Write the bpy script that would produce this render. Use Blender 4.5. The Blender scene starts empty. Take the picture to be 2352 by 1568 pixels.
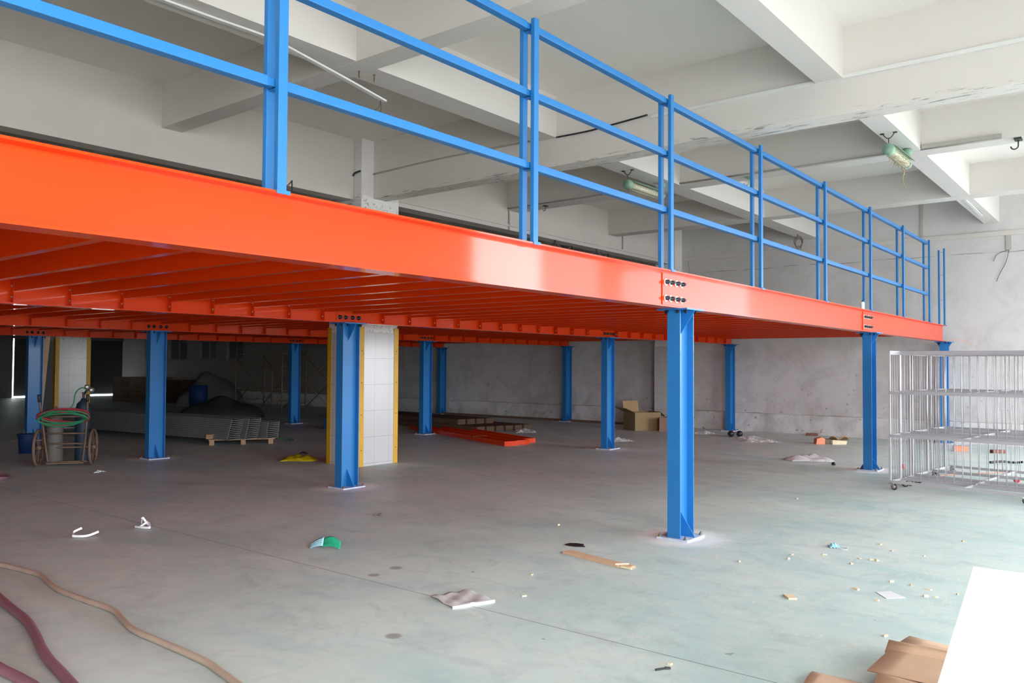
import bpy, math, random
from mathutils import Vector, Matrix
C = bpy.context.scene.collection
PI = math.pi

# ------------------------------------------------------------------ camera
cd = bpy.data.cameras.new('camera')
cam = bpy.data.objects.new('camera', cd)
C.objects.link(cam)
_r = Vector((0.62129645, -0.78355437, 0.00576917))
_u = Vector((-0.02561163, -0.0129482, 0.99958811))
_f = Vector((0.78315693, 0.6211883, 0.02811278))
cam.matrix_world = Matrix(((_r.x, _u.x, -_f.x, -6.95771), (_r.y, _u.y, -_f.y, -3.49980),
                           (_r.z, _u.z, -_f.z, 1.6), (0, 0, 0, 1)))
cd.sensor_width = 36.0
cd.lens = 28.5935
cd.clip_start = 0.05
cd.clip_end = 400
bpy.context.scene.camera = cam

# ------------------------------------------------------------------ world, daylight, exposure
w = bpy.data.worlds.new('overcast_sky')
bpy.context.scene.world = w
w.use_nodes = True
bg = w.node_tree.nodes['Background']
bg.inputs[0].default_value = (0.93, 0.97, 1.0, 1)
bg.inputs[1].default_value = 13.0
vs = bpy.context.scene.view_settings
vs.view_transform = 'Standard'
vs.look = 'None'
vs.gamma = 1.0
vs.use_curve_mapping = False
vs.exposure = 0.50
cy = bpy.context.scene.cycles
cy.max_bounces = 10
cy.diffuse_bounces = 7
cy.glossy_bounces = 4
cy.sample_clamp_indirect = 12.0
cy.caustics_reflective = False
cy.caustics_refractive = False
cy.use_denoising = True
try:
    cy.denoiser = 'OPENIMAGEDENOISE'
except Exception:
    pass

def portal(name, x0, x1, z0, z1, y):
    l = bpy.data.lights.new(name, 'AREA')
    l.shape = 'RECTANGLE'
    l.size = x1-x0
    l.size_y = z1-z0
    l.cycles.is_portal = True
    o = bpy.data.objects.new(name, l)
    C.objects.link(o)
    o.location = ((x0+x1)/2, y, (z0+z1)/2)
    o.rotation_euler = (PI/2, 0, 0)
FRONT_Y = -8.3
OPEN = [(-13.4, -4.6, 0.0, 4.1), (-1.6, 3.6, 0.5, 3.2), (6.5, 12.1, 0.0, 4.6)]
for k, (a, b, c, d) in enumerate(OPEN):
    portal('daylight_opening', a, b, c, d, FRONT_Y-0.05)
SIDE = (-8.15, -4.4, 0.0, 4.2)      # loading door in the right wall, just outside the picture
portal('daylight_opening', SIDE[0], SIDE[1], SIDE[2], SIDE[3], 0)
_p = bpy.data.objects['daylight_opening.003']
_p.location = (12.345+0.32, (SIDE[0]+SIDE[1])/2, (SIDE[2]+SIDE[3])/2)
_p.rotation_euler = (PI/2, 0, PI/2)

# ------------------------------------------------------------------ materials
def srgb(r, g, b):
    f = lambda v: (v/255/12.92) if v/255 <= 0.04045 else ((v/255+0.055)/1.055)**2.4
    return (f(r), f(g), f(b), 1)

def nodes_of(m):
    return m.node_tree.nodes, m.node_tree.links

def mat(name, col, rough=0.5, metal=0.0, var=0.06, scale=4.0, bump=0.0, coat=0.0, spec=0.5):
    m = bpy.data.materials.new(name)
    m.use_nodes = True
    N, L = nodes_of(m)
    b = N['Principled BSDF']
    b.inputs['Roughness'].default_value = rough
    b.inputs['Metallic'].default_value = metal
    b.inputs['Specular IOR Level'].default_value = spec
    if coat:
        b.inputs['Coat Weight'].default_value = coat
        b.inputs['Coat Roughness'].default_value = 0.07
    t = N.new('ShaderNodeTexCoord')
    n = N.new('ShaderNodeTexNoise')
    n.inputs['Scale'].default_value = scale
    n.inputs['Detail'].default_value = 5
    L.new(t.outputs['Object'], n.inputs['Vector'])
    mx = N.new('ShaderNodeMix')
    mx.data_type = 'RGBA'
    mx.inputs[6].default_value = (col[0]*(1-var), col[1]*(1-var), col[2]*(1-var), 1)
    mx.inputs[7].default_value = (min(1, col[0]*(1+var)), min(1, col[1]*(1+var)), min(1, col[2]*(1+var)), 1)
    L.new(n.outputs['Fac'], mx.inputs[0])
    L.new(mx.outputs[2], b.inputs['Base Color'])
    if bump:
        bp = N.new('ShaderNodeBump')
        bp.inputs['Strength'].default_value = bump
        bp.inputs['Distance'].default_value = 0.01
        L.new(n.outputs['Fac'], bp.inputs['Height'])
        L.new(bp.outputs['Normal'], b.inputs['Normal'])
    return m

M = {}
M['orange'] = mat('orange_gloss_paint', (0.69, 0.047, 0.002, 1), 0.34, var=0.05, scale=2.0, spec=0.12, coat=0.5)
M['blue'] = mat('blue_gloss_paint', (0.018, 0.172, 0.46, 1), 0.40, var=0.05, scale=3.0, spec=0.4, coat=0.15)
M['dusty'] = mat('blue_paint_under_white_dust', (0.50, 0.56, 0.70, 1), 0.7, var=0.25, scale=14)
M['greydeck'] = mat('grey_deck_board', (0.62, 0.59, 0.56, 1), 0.8)
M['black'] = mat('black_steel', (0.012, 0.012, 0.016, 1), 0.4)
M['zinc'] = mat('zinc_steel', (0.55, 0.54, 0.5, 1), 0.4, metal=0.8)
M['galv'] = mat('galvanised_steel', (0.26, 0.27, 0.26, 1), 0.5, metal=0.4, var=0.2, scale=20)
M['cage'] = mat('grey_enamel', (0.40, 0.385, 0.41, 1), 0.45, metal=0.15)
M['yellow'] = mat('yellow_paint', (0.62, 0.34, 0.015, 1), 0.4, var=0.15, scale=8)
M['tread'] = mat('rubber', (0.03, 0.03, 0.03, 1), 0.6)
M['wheel'] = mat('white_nylon', (0.6, 0.6, 0.6, 1), 0.4)
M['wood'] = mat('raw_wood', (0.40, 0.26, 0.15, 1), 0.7, var=0.2, scale=14, bump=0.2)
M['ply'] = mat('plywood', (0.66, 0.44, 0.30, 1), 0.6, var=0.15, scale=9)
M['palewood'] = mat('pale_splinter_wood', (0.75, 0.62, 0.42, 1), 0.7, var=0.1, scale=20)
M['card'] = mat('brown_cardboard', (0.42, 0.26, 0.14, 1), 0.75, var=0.1, scale=6)
M['paper'] = mat('white_paper', (0.75, 0.75, 0.78, 1), 0.6)
M['laminate'] = mat('white_laminate', (0.84, 0.85, 0.87, 1), 0.3, var=0.01)
M['edgeband'] = mat('brown_chipboard_edge', (0.20, 0.15, 0.13, 1), 0.7)
M['hose'] = mat('beige_rubber_hose', (0.44, 0.35, 0.28, 1), 0.55, var=0.15, scale=9)
M['hose2'] = mat('purple_red_hose', (0.24, 0.115, 0.145, 1), 0.5, var=0.2, scale=6)
M['red'] = mat('red_rubber', (0.34, 0.02, 0.03, 1), 0.5)
M['green'] = mat('green_rubber', (0.02, 0.22, 0.10, 1), 0.5)
M['rust'] = mat('rusty_brown_steel', (0.16, 0.10, 0.07, 1), 0.7, var=0.4, scale=12)
M['brownsteel'] = mat('brown_primed_steel', (0.11, 0.07, 0.05, 1), 0.8, var=0.3, scale=5, spec=0.15)
M['darksteel'] = mat('dark_steel', (0.035, 0.04, 0.035, 1), 0.5, var=0.3, scale=9)
M['lampgreen'] = mat('pale_green_enamel', (0.24, 0.40, 0.29, 1), 0.45)
M['lampcage'] = mat('cream_wire', (0.62, 0.60, 0.45, 1), 0.45)
M['pvc'] = mat('white_plastic_trunking', (0.72, 0.72, 0.70, 1), 0.4, var=0.02)
M['conduit'] = mat('painted_conduit', (0.40, 0.38, 0.35, 1), 0.5, var=0.12, scale=3)
M['oldlamp'] = mat('dusty_lamp_tube', (0.70, 0.66, 0.52, 1), 0.35)
M['straw'] = mat('dry_straw', (0.48, 0.38, 0.20, 1), 0.8, var=0.3, scale=30)
M['bluedrum'] = mat('blue_plastic', (0.006, 0.03, 0.12, 1), 0.5)
M['greycyl'] = mat('grey_cylinder_paint', (0.12, 0.11, 0.10, 1), 0.7, var=0.2, scale=9)
M['bluecyl'] = mat('dark_blue_cylinder_paint', (0.012, 0.03, 0.055, 1), 0.6, var=0.2)
M['brick'] = mat('red_brick', (0.22, 0.08, 0.06, 1), 0.8, var=0.2, scale=30)
M['salmon'] = mat('orange_card', (0.80, 0.28, 0.16, 1), 0.6)
M['foil'] = mat('green_wrapper', (0.02, 0.30, 0.17, 1), 0.3, var=0.4, scale=60)
M['maskblue'] = mat('pale_blue_cloth', (0.35, 0.68, 0.80, 1), 0.8)
M['yellowbag'] = mat('yellow_sack', (0.50, 0.38, 0.01, 1), 0.4, var=0.6, scale=14)
M['redprint'] = mat('red_print', (0.50, 0.03, 0.05, 1), 0.6)
M['pinkcard'] = mat('pinkish_carton', (0.50, 0.34, 0.28, 1), 0.7)
M['dullbox'] = mat('olive_brown_carton', (0.28, 0.20, 0.10, 1), 0.75)
M['glassgreen'] = mat('bottle_label_green', (0.01, 0.10, 0.08, 1), 0.4)
M['redplastic'] = mat('red_plastic', (0.7, 0.03, 0.05, 1), 0.4)
M['greenstrap'] = mat('olive_strap', (0.16, 0.20, 0.08, 1), 0.5)
M['shutter'] = mat('brown_black_shutter', (0.03, 0.025, 0.022, 1), 0.6)
M['darkpane'] = mat('dusty_window_glass', (0.10, 0.11, 0.12, 1), 0.25)
M['winframe'] = mat('grey_window_frame', (0.25, 0.25, 0.25, 1), 0.5)
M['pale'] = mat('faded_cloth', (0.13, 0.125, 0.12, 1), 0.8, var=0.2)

def clear_mat(name, alpha, col=(0.9, 0.9, 0.9, 1)):
    m = bpy.data.materials.new(name)
    m.use_nodes = True
    N, L = nodes_of(m)
    b = N['Principled BSDF']
    b.inputs['Base Color'].default_value = col
    b.inputs['Roughness'].default_value = 0.12
    n = N.new('ShaderNodeTexNoise')
    n.inputs['Scale'].default_value = 25
    r = N.new('ShaderNodeMapRange')
    r.inputs['From Min'].default_value = 0.4
    r.inputs['From Max'].default_value = 0.65
    r.inputs['To Min'].default_value = alpha*0.4
    r.inputs['To Max'].default_value = min(1, alpha*1.8)
    t = N.new('ShaderNodeTexCoord')
    L.new(t.outputs['Object'], n.inputs['Vector'])
    L.new(n.outputs['Fac'], r.inputs['Value'])
    L.new(r.outputs['Result'], b.inputs['Alpha'])
    return m
M['film'] = clear_mat('clear_plastic_film', 0.35)
M['milky'] = mat('milky_plastic_film', (0.62, 0.60, 0.62, 1), 0.35, var=0.08, scale=12)
M['bottle'] = clear_mat('clear_bottle_plastic', 0.45, (0.55, 0.65, 0.6, 1))

def plaster(name, base=(0.74, 0.72, 0.69), dirt=0.0, cracks=False, peel=None, seed=0.0):
    """white limewashed plaster; dirt = strength of grey scuffs low on the wall; peel = z below which paint flakes show"""
    m = bpy.data.materials.new(name)
    m.use_nodes = True
    N, L = nodes_of(m)
    b = N['Principled BSDF']
    b.inputs['Roughness'].default_value = 0.85
    b.inputs['Specular IOR Level'].default_value = 0.2
    t = N.new('ShaderNodeTexCoord')
    sep = N.new('ShaderNodeSeparateXYZ')
    L.new(t.outputs['Object'], sep.inputs[0])
    n = N.new('ShaderNodeTexNoise')
    n.inputs['Scale'].default_value = 0.9
    n.inputs['Detail'].default_value = 6
    mp = N.new('ShaderNodeMapping')
    mp.inputs['Location'].default_value = (seed, seed, seed)
    L.new(t.outputs['Object'], mp.inputs[0])
    L.new(mp.outputs[0], n.inputs['Vector'])
    def mix(a, b_, fac_out=None, fac=0.5):
        x = N.new('ShaderNodeMix')
        x.data_type = 'RGBA'
        if isinstance(a, tuple): x.inputs[6].default_value = a
        else: L.new(a, x.inputs[6])
        if isinstance(b_, tuple): x.inputs[7].default_value = b_
        else: L.new(b_, x.inputs[7])
        if fac_out is not None: L.new(fac_out, x.inputs[0])
        else: x.inputs[0].default_value = fac
        return x.outputs[2]
    def mr(v, a, b_, c=0.0, d=1.0):
        x = N.new('ShaderNodeMapRange')
        x.inputs['From Min'].default_value = a
        x.inputs['From Max'].default_value = b_
        x.inputs['To Min'].default_value = c
        x.inputs['To Max'].default_value = d
        L.new(v, x.inputs['Value'])
        return x.outputs['Result']
    def mul(a, b_, op='MULTIPLY'):
        x = N.new('ShaderNodeMath')
        x.operation = op
        L.new(a, x.inputs[0])
        if isinstance(b_, (int, float)): x.inputs[1].default_value = b_
        else: L.new(b_, x.inputs[1])
        return x.outputs[0]
    c = mix((base[0]*0.95, base[1]*0.945, base[2]*0.94, 1), (base[0]*1.03, base[1]*1.03, base[2]*1.03, 1), n.outputs['Fac'])
    if dirt:
        n2 = N.new('ShaderNodeTexNoise')
        n2.inputs['Scale'].default_value = 1.6
        n2.inputs['Detail'].default_value = 9
        n2.inputs['Roughness'].default_value = 0.68
        n2.inputs['Distortion'].default_value = 0.6
        L.new(mp.outputs[0], n2.inputs['Vector'])
        a = mr(n2.outputs['Fac'], 0.46, 0.80)
        zf = mr(sep.outputs['Z'], 5.2, 0.4, 0.25, 1.0)
        f = mul(mul(a, zf), dirt)
        c = mix(c, (0.30, 0.28, 0.27, 1), f)
        # small dark scuffs
        n3 = N.new('ShaderNodeTexNoise')
        n3.inputs['Scale'].default_value = 9
        n3.inputs['Detail'].default_value = 8
        L.new(mp.outputs[0], n3.inputs['Vector'])
        a3 = mr(n3.outputs['Fac'], 0.64, 0.72)
        z3 = mr(sep.outputs['Z'], 2.6, 0.3, 0.0, 0.75)
        c = mix(c, (0.16, 0.14, 0.14, 1), mul(a3, z3))
    if cracks:
        for z0, amp, wd, st in ((3.98, 0.10, 0.012, 0.75), (0.452, 0.05, 0.013, 0.8)):
            n4 = N.new('ShaderNodeTexNoise')
            n4.inputs['Scale'].default_value = 1.3
            n4.inputs['Detail'].default_value = 8
            L.new(mp.outputs[0], n4.inputs['Vector'])
            d = mul(n4.outputs['Fac'], amp)
            s = mul(sep.outputs['Z'], d, 'ADD')
            s2 = mul(s, -(z0+amp*0.5), 'ADD')
            ab = mul(s2, 0.0, 'ADD')
            x = N.new('ShaderNodeMath')
            x.operation = 'ABSOLUTE'
            L.new(ab, x.inputs[0])
            f = mr(x.outputs[0], wd, wd*0.3, 0.0, st)
            n5 = N.new('ShaderNodeTexNoise')
            n5.inputs['Scale'].default_value = 2.2
            L.new(mp.outputs[0], n5.inputs['Vector'])
            c = mix(c, (0.14, 0.13, 0.13, 1), mul(f, mr(n5.outputs['Fac'], 0.36, 0.6)))
    if peel:
        n6 = N.new('ShaderNodeTexNoise')
        n6.inputs['Scale'].default_value = 7.0
        n6.inputs['Detail'].default_value = 10
        n6.inputs['Roughness'].default_value = 0.75
        mp6 = N.new('ShaderNodeMapping')
        mp6.inputs['Scale'].default_value = (3.0, 0.45, 3.5)
        L.new(t.outputs['Object'], mp6.inputs[0])
        L.new(mp6.outputs[0], n6.inputs['Vector'])
        f = mr(n6.outputs['Fac'], 0.55, 0.61)
        zf = mr(sep.outputs['Z'], peel+0.07, peel+0.01)
        c = mix(c, (0.17, 0.17, 0.17, 1), mul(mul(f, zf), 0.8))
    L.new(c, b.inputs['Base Color'])
    bp = N.new('ShaderNodeBump')
    bp.inputs['Strength'].default_value = 0.12
    bp.inputs['Distance'].default_value = 0.02
    L.new(n.outputs['Fac'], bp.inputs['Height'])
    L.new(bp.outputs['Normal'], b.inputs['Normal'])
    return m

M['ceil'] = plaster('ceiling_limewash', (0.80, 0.755, 0.715))
M['beam'] = plaster('concrete_beam_limewash', (0.68, 0.64, 0.61), seed=3)
M['peel'] = plaster('peeling_beam_limewash', (0.70, 0.66, 0.625), peel=4.215)
M['wall'] = plaster('wall_limewash', (0.61, 0.57, 0.535), dirt=0.35, seed=7)
M['rwall'] = plaster('scuffed_wall_limewash', (0.61, 0.585, 0.585), dirt=0.75, cracks=True, seed=1)
M['greywall'] = plaster('grey_cement_render', (0.34, 0.33, 0.32), dirt=0.3, seed=2)
M['darkwall'] = plaster('shade_dark_render', (0.16, 0.15, 0.14), dirt=0.3, seed=4)  # back wall colour darkened to keep the far end dim
M['shadewall'] = plaster('rear_shade_tone_render', (0.30, 0.28, 0.26), dirt=0.6, seed=6)  # right wall's rear stretch: shade put into a darker plaster tone
M['plinth'] = plaster('scuffed_plinth', (0.68, 0.66, 0.66), dirt=1.0, seed=5)
M['pillarplaster'] = plaster('pillar_plaster', (0.76, 0.74, 0.72), peel=4.2)

def tile_mat():
    m = bpy.data.materials.new('white_glazed_tile')
    m.use_nodes = True
    N, L = nodes_of(m)
    b = N['Principled BSDF']
    b.inputs['Roughness'].default_value = 0.15
    b.inputs['Specular IOR Level'].default_value = 0.3
    t = N.new('ShaderNodeTexCoord')
    sep = N.new('ShaderNodeSeparateXYZ')
    L.new(t.outputs['Object'], sep.inputs[0])
    # tiles 0.36 wide, 0.40 high; joints along z and along x+y (whichever runs across the face)
    s = N.new('ShaderNodeMath'); s.operation = 'ADD'
    L.new(sep.outputs['X'], s.inputs[0]); L.new(sep.outputs['Y'], s.inputs[1])
    def joint(src, size, off, wd):
        a = N.new('ShaderNodeMath'); a.operation = 'ADD'; a.inputs[1].default_value = off
        L.new(src, a.inputs[0])
        p = N.new('ShaderNodeMath'); p.operation = 'PINGPONG'; p.inputs[1].default_value = size/2
        L.new(a.outputs[0], p.inputs[0])
        c = N.new('ShaderNodeMath'); c.operation = 'LESS_THAN'; c.inputs[1].default_value = wd
        L.new(p.outputs[0], c.inputs[0])
        return c.outputs[0]
    j1 = joint(s.outputs[0], 0.31, 0.09, 0.0016)
    j2 = joint(sep.outputs['Z'], 0.41, -0.04, 0.0022)
    mx = N.new('ShaderNodeMath'); mx.operation = 'MAXIMUM'
    L.new(j1, mx.inputs[0]); L.new(j2, mx.inputs[1])
    c = N.new('ShaderNodeMix'); c.data_type = 'RGBA'
    c.inputs[6].default_value = (0.54, 0.54, 0.55, 1)
    c.inputs[7].default_value = (0.25, 0.24, 0.22, 1)
    L.new(mx.outputs[0], c.inputs[0])
    L.new(c.outputs[2], b.inputs['Base Color'])
    return m
M['tile'] = tile_mat()

COLX = (0.0, 6.389, 12.07)
ROWY = (0.0, 4.736, 9.595, 14.455)

def floor_mat():
    m = bpy.data.materials.new('green_grey_floor_paint')
    m.use_nodes = True
    N, L = nodes_of(m)
    b = N['Principled BSDF']
    t = N.new('ShaderNodeTexCoord')
    sep = N.new('ShaderNodeSeparateXYZ')
    L.new(t.outputs['Object'], sep.inputs[0])
    def noise(scale, detail=6, rough=0.6, dist=0.0, sc=(1, 1, 1), rot=0.0, loc=(0, 0, 0)):
        mp = N.new('ShaderNodeMapping')
        mp.inputs['Scale'].default_value = sc
        mp.inputs['Rotation'].default_value = (0, 0, rot)
        mp.inputs['Location'].default_value = loc
        L.new(t.outputs['Object'], mp.inputs[0])
        n = N.new('ShaderNodeTexNoise')
        n.inputs['Scale'].default_value = scale
        n.inputs['Detail'].default_value = detail
        n.inputs['Roughness'].default_value = rough
        n.inputs['Distortion'].default_value = dist
        L.new(mp.outputs[0], n.inputs['Vector'])
        return n.outputs['Fac']
    def mr(v, a, b_, c=0.0, d=1.0):
        x = N.new('ShaderNodeMapRange')
        x.inputs['From Min'].default_value = a
        x.inputs['From Max'].default_value = b_
        x.inputs['To Min'].default_value = c
        x.inputs['To Max'].default_value = d
        L.new(v, x.inputs['Value'])
        return x.outputs['Result']
    def math_(op, a, b_=None):
        x = N.new('ShaderNodeMath')
        x.operation = op
        for k, v in enumerate((a, b_)):
            if v is None: continue
            if isinstance(v, (int, float)): x.inputs[k].default_value = v
            else: L.new(v, x.inputs[k])
        return x.outputs[0]
    def mix(a, b_, f):
        x = N.new('ShaderNodeMix')
        x.data_type = 'RGBA'
        if isinstance(a, tuple): x.inputs[6].default_value = a
        else: L.new(a, x.inputs[6])
        if isinstance(b_, tuple): x.inputs[7].default_value = b_
        else: L.new(b_, x.inputs[7])
        L.new(f, x.inputs[0])
        return x.outputs[2]
    nb = noise(0.7, 8, 0.65, 0.5)
    c = mix((0.50, 0.635, 0.63, 1), (0.64, 0.72, 0.70, 1), mr(nb, 0.3, 0.7))
    # rubbed, mottled finish
    nm = noise(2.6, 10, 0.72, 0.7, (1.3, 0.8, 1), 0.6, (2, 4, 0))
    c = mix(c, (0.36, 0.44, 0.45, 1), mr(nm, 0.48, 0.70, 0, 0.60))
    nw = noise(4.2, 9, 0.75, 0.5, (0.8, 1.2, 1), 1.1, (8, 1, 0))
    c = mix(c, (0.74, 0.72, 0.66, 1), mr(nw, 0.52, 0.72, 0, 0.55))
    # teal worn patches
    nt = noise(1.1, 7, 0.7, 0.8, (1.0, 0.6, 1), 0.4, (5, 2, 0))
    c = mix(c, (0.40, 0.57, 0.58, 1), mr(nt, 0.50, 0.68, 0, 0.75))
    # dark smears
    nd = noise(1.9, 8, 0.7, 1.0, (0.5, 1.6, 1), 0.9, (1, 7, 0))
    c = mix(c, (0.27, 0.34, 0.34, 1), mr(nd, 0.60, 0.78, 0, 0.6))
    # pale dust film
    n2 = noise(0.35, 4, 0.5, 0, (1, 1, 1), 0, (9, 9, 0))
    c = mix(c, (0.66, 0.68, 0.64, 1), mr(n2, 0.52, 0.72, 0, 0.5))
    # sawdust drifts in the work area
    dx = math_('ADD', sep.outputs['X'], 0.2)
    dy = math_('ADD', sep.outputs['Y'], 1.5)
    d2 = math_('ADD', math_('MULTIPLY', math_('MULTIPLY', dx, dx), 0.13), math_('MULTIPLY', math_('MULTIPLY', dy, dy), 0.33))
    reg = mr(math_('SQRT', d2), 1.7, 0.5)
    ns = noise(4.6, 10, 0.80, 1.6, (0.8, 1.7, 1), -0.5, (3, 3, 0))
    ns2 = noise(90, 2, 0.6)
    thr = math_('ADD', math_('MULTIPLY', ns, 1.0), math_('MULTIPLY', math_('SUBTRACT', ns2, 0.5), 0.45))
    c = mix(c, (0.84, 0.74, 0.62, 1), math_('MULTIPLY', mr(thr, 0.58, 0.64, 0, 0.8), reg))
    # white plaster dust round the column feet
    best = None
    for j, yy in enumerate(ROWY):
        for i, xx in enumerate(COLX):
            a = math_('SUBTRACT', sep.outputs['X'], xx)
            e = math_('SUBTRACT', sep.outputs['Y'], yy)
            dd = math_('SQRT', math_('ADD', math_('MULTIPLY', a, a), math_('MULTIPLY', e, e)))
            best = dd if best is None else math_('MINIMUM', best, dd)
    nn = noise(9, 5, 0.6)
    rr = math_('ADD', best, math_('MULTIPLY', nn, 0.25))
    c = mix(c, (0.9, 0.9, 0.9, 1), mr(rr, 0.62, 0.43, 0, 0.95))
    # saw-cut joints
    jx = math_('ABSOLUTE', math_('ADD', sep.outputs['X'], 2.865))
    c = mix(c, (0.10, 0.11, 0.11, 1), mr(jx, 0.006, 0.003, 0, 0.7))
    jy = math_('ABSOLUTE', math_('SUBTRACT', sep.outputs['Y'], 7.35))
    c = mix(c, (0.48, 0.47, 0.45, 1), mr(jy, 0.010, 0.005, 0, 0.35))
    for sx_, sy_, sr_ in ((-2.74, 1.17, 0.055), (-2.48, 1.20, 0.06), (-3.6, 0.04, 0.06)):
        ax = math_('SUBTRACT', sep.outputs['X'], sx_)
        ay = math_('SUBTRACT', sep.outputs['Y'], sy_)
        ds = math_('SQRT', math_('ADD', math_('MULTIPLY', ax, ax), math_('MULTIPLY', ay, ay)))
        c = mix(c, (0.22, 0.18, 0.15, 1), mr(ds, sr_, sr_*0.6, 0, 0.65))
    # spots
    nsp = noise(7, 3, 0.5, 0, (1, 1, 1), 0, (4, 8, 1))
    c = mix(c, (0.12, 0.11, 0.10, 1), mr(nsp, 0.735, 0.76, 0, 0.5))
    L.new(c, b.inputs['Base Color'])
    L.new(mr(nm, 0.3, 0.7, 0.40, 0.58), b.inputs['Roughness'])
    b.inputs['Specular IOR Level'].default_value = 0.3
    bp = N.new('ShaderNodeBump')
    bp.inputs['Strength'].default_value = 0.05
    bp.inputs['Distance'].default_value = 0.01
    L.new(nd, bp.inputs['Height'])
    L.new(bp.outputs['Normal'], b.inputs['Normal'])
    return m
M['floor'] = floor_mat()

# ------------------------------------------------------------------ mesh helpers
class MB:
    def __init__(s):
        s.v, s.f, s.sm = [], [], []
    def add(s, vs_, fs_, smooth=False):
        o = len(s.v)
        s.v += [tuple(p) for p in vs_]
        for f in fs_:
            s.f.append(tuple(i+o for i in f))
            s.sm.append(smooth)
        return s
    def box(s, x0, x1, y0, y1, z0, z1):
        return s.add([(x0, y0, z0), (x1, y0, z0), (x1, y1, z0), (x0, y1, z0), (x0, y0, z1), (x1, y0, z1), (x1, y1, z1), (x0, y1, z1)],
                     [(3, 2, 1, 0), (4, 5, 6, 7), (0, 1, 5, 4), (1, 2, 6, 5), (2, 3, 7, 6), (3, 0, 4, 7)])
    def bar(s, a, b, w, h, up=(0, 0, 1)):
        a, b = Vector(a), Vector(b)
        d = (b-a).normalized()
        u = Vector(up)
        if abs(d.dot(u)) > 0.99: u = Vector((1, 0, 0))
        r = d.cross(u).normalized()*w/2
        u = r.normalized().cross(d).normalized()*h/2
        vs_ = [a-r-u, a+r-u, a+r+u, a-r+u, b-r-u, b+r-u, b+r+u, b-r+u]
        return s.add(vs_, [(0, 1, 2, 3), (7, 6, 5, 4), (4, 5, 1, 0), (5, 6, 2, 1), (6, 7, 3, 2), (7, 4, 0, 3)])
    def prism(s, pts, axis, a, b):
        n = len(pts)
        def p3(p, t):
            if axis == 'x': return (t, p[0], p[1])
            if axis == 'y': return (p[0], t, p[1])
            return (p[0], p[1], t)
        vs_ = [p3(p, a) for p in pts]+[p3(p, b) for p in pts]
        fs_ = [tuple(range(n))[::-1], tuple(range(n, 2*n))]+[(i, (i+1) % n, (i+1) % n+n, i+n) for i in range(n)]
        return s.add(vs_, fs_)
    def tube(s, path, r, n=8, closed=False):
        P = [Vector(p) for p in path]
        rad = r if isinstance(r, (list, tuple)) else [r]*len(P)
        vs_, fs_ = [], []
        prev = None
        for i, p in enumerate(P):
            if closed: d = (P[(i+1) % len(P)]-P[i-1])
            else: d = P[min(i+1, len(P)-1)]-P[max(i-1, 0)]
            d = d.normalized() if d.length > 1e-9 else Vector((0, 0, 1))
            if prev is None:
                u = Vector((0, 0, 1)) if abs(d.z) < 0.9 else Vector((1, 0, 0))
            else: u = prev
            x = d.cross(u).normalized()
            u = x.cross(d).normalized()
            prev = u
            for k in range(n):
                a = 2*PI*k/n
                vs_.append(p+x*math.cos(a)*rad[i]+u*math.sin(a)*rad[i])
        m = len(P)
        for i in range(m if closed else m-1):
            j = (i+1) % m
            for k in range(n):
                fs_.append((i*n+k, i*n+(k+1) % n, j*n+(k+1) % n, j*n+k))
        s.add(vs_, fs_, True)
        if not closed:
            o = len(s.v)-len(vs_)
            s.f.append(tuple(o+k for k in range(n))[::-1]); s.sm.append(False)
            s.f.append(tuple(o+(m-1)*n+k for k in range(n))); s.sm.append(False)
        return s
    def lathe(s, prof, c=(0, 0, 0), n=20, axis='z'):
        vs_, fs_ = [], []
        for (r, h) in prof:
            for k in range(n):
                a = 2*PI*k/n
                x, y = r*math.cos(a), r*math.sin(a)
                if axis == 'z': p = (c[0]+x, c[1]+y, c[2]+h)
                elif axis == 'x': p = (c[0]+h, c[1]+x, c[2]+y)
                else: p = (c[0]+x, c[1]+h, c[2]+y)
                vs_.append(p)
        for i in range(len(prof)-1):
            for k in range(n):
                q = (i*n+k, i*n+(k+1) % n, (i+1)*n+(k+1) % n, (i+1)*n+k)
                fs_.append(q if axis == 'z' or axis == 'x' else q[::-1])
        s.add(vs_, fs_, True)
        o = len(s.v)-len(vs_)
        for i, rev in ((0, True), (len(prof)-1, False)):
            if prof[i][0] > 1e-6:
                q = tuple(o+i*n+k for k in range(n))
                s.f.append(q[::-1] if rev else q); s.sm.append(False)
        return s
    def sheet(s, fn, nu, nv, th=0.0, smooth=True):
        """a crumpled sheet fn(u,v)->point, with real thickness th"""
        g = [[Vector(fn(i/nu, j/nv)) for j in range(nv+1)] for i in range(nu+1)]
        vs_ = [p for r_ in g for p in r_]
        n1 = len(vs_)
        id_ = lambda i, j: i*(nv+1)+j
        fs_ = [(id_(i, j), id_(i+1, j), id_(i+1, j+1), id_(i, j+1)) for i in range(nu) for j in range(nv)]
        if th:
            vs_ = vs_+[p+Vector((0, 0, -th)) for p in vs_]
            fs_ = fs_+[tuple(n1+q for q in f[::-1]) for f in fs_]
            for i in range(nu):
                fs_.append((id_(i, 0)+n1, id_(i+1, 0)+n1, id_(i+1, 0), id_(i, 0)))
                fs_.append((id_(i, nv), id_(i+1, nv), id_(i+1, nv)+n1, id_(i, nv)+n1))
            for j in range(nv):
                fs_.append((id_(0, j), id_(0, j+1), id_(0, j+1)+n1, id_(0, j)+n1))
                fs_.append((id_(nu, j)+n1, id_(nu, j+1)+n1, id_(nu, j+1), id_(nu, j)))
        return s.add(vs_, fs_, smooth)
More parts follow.
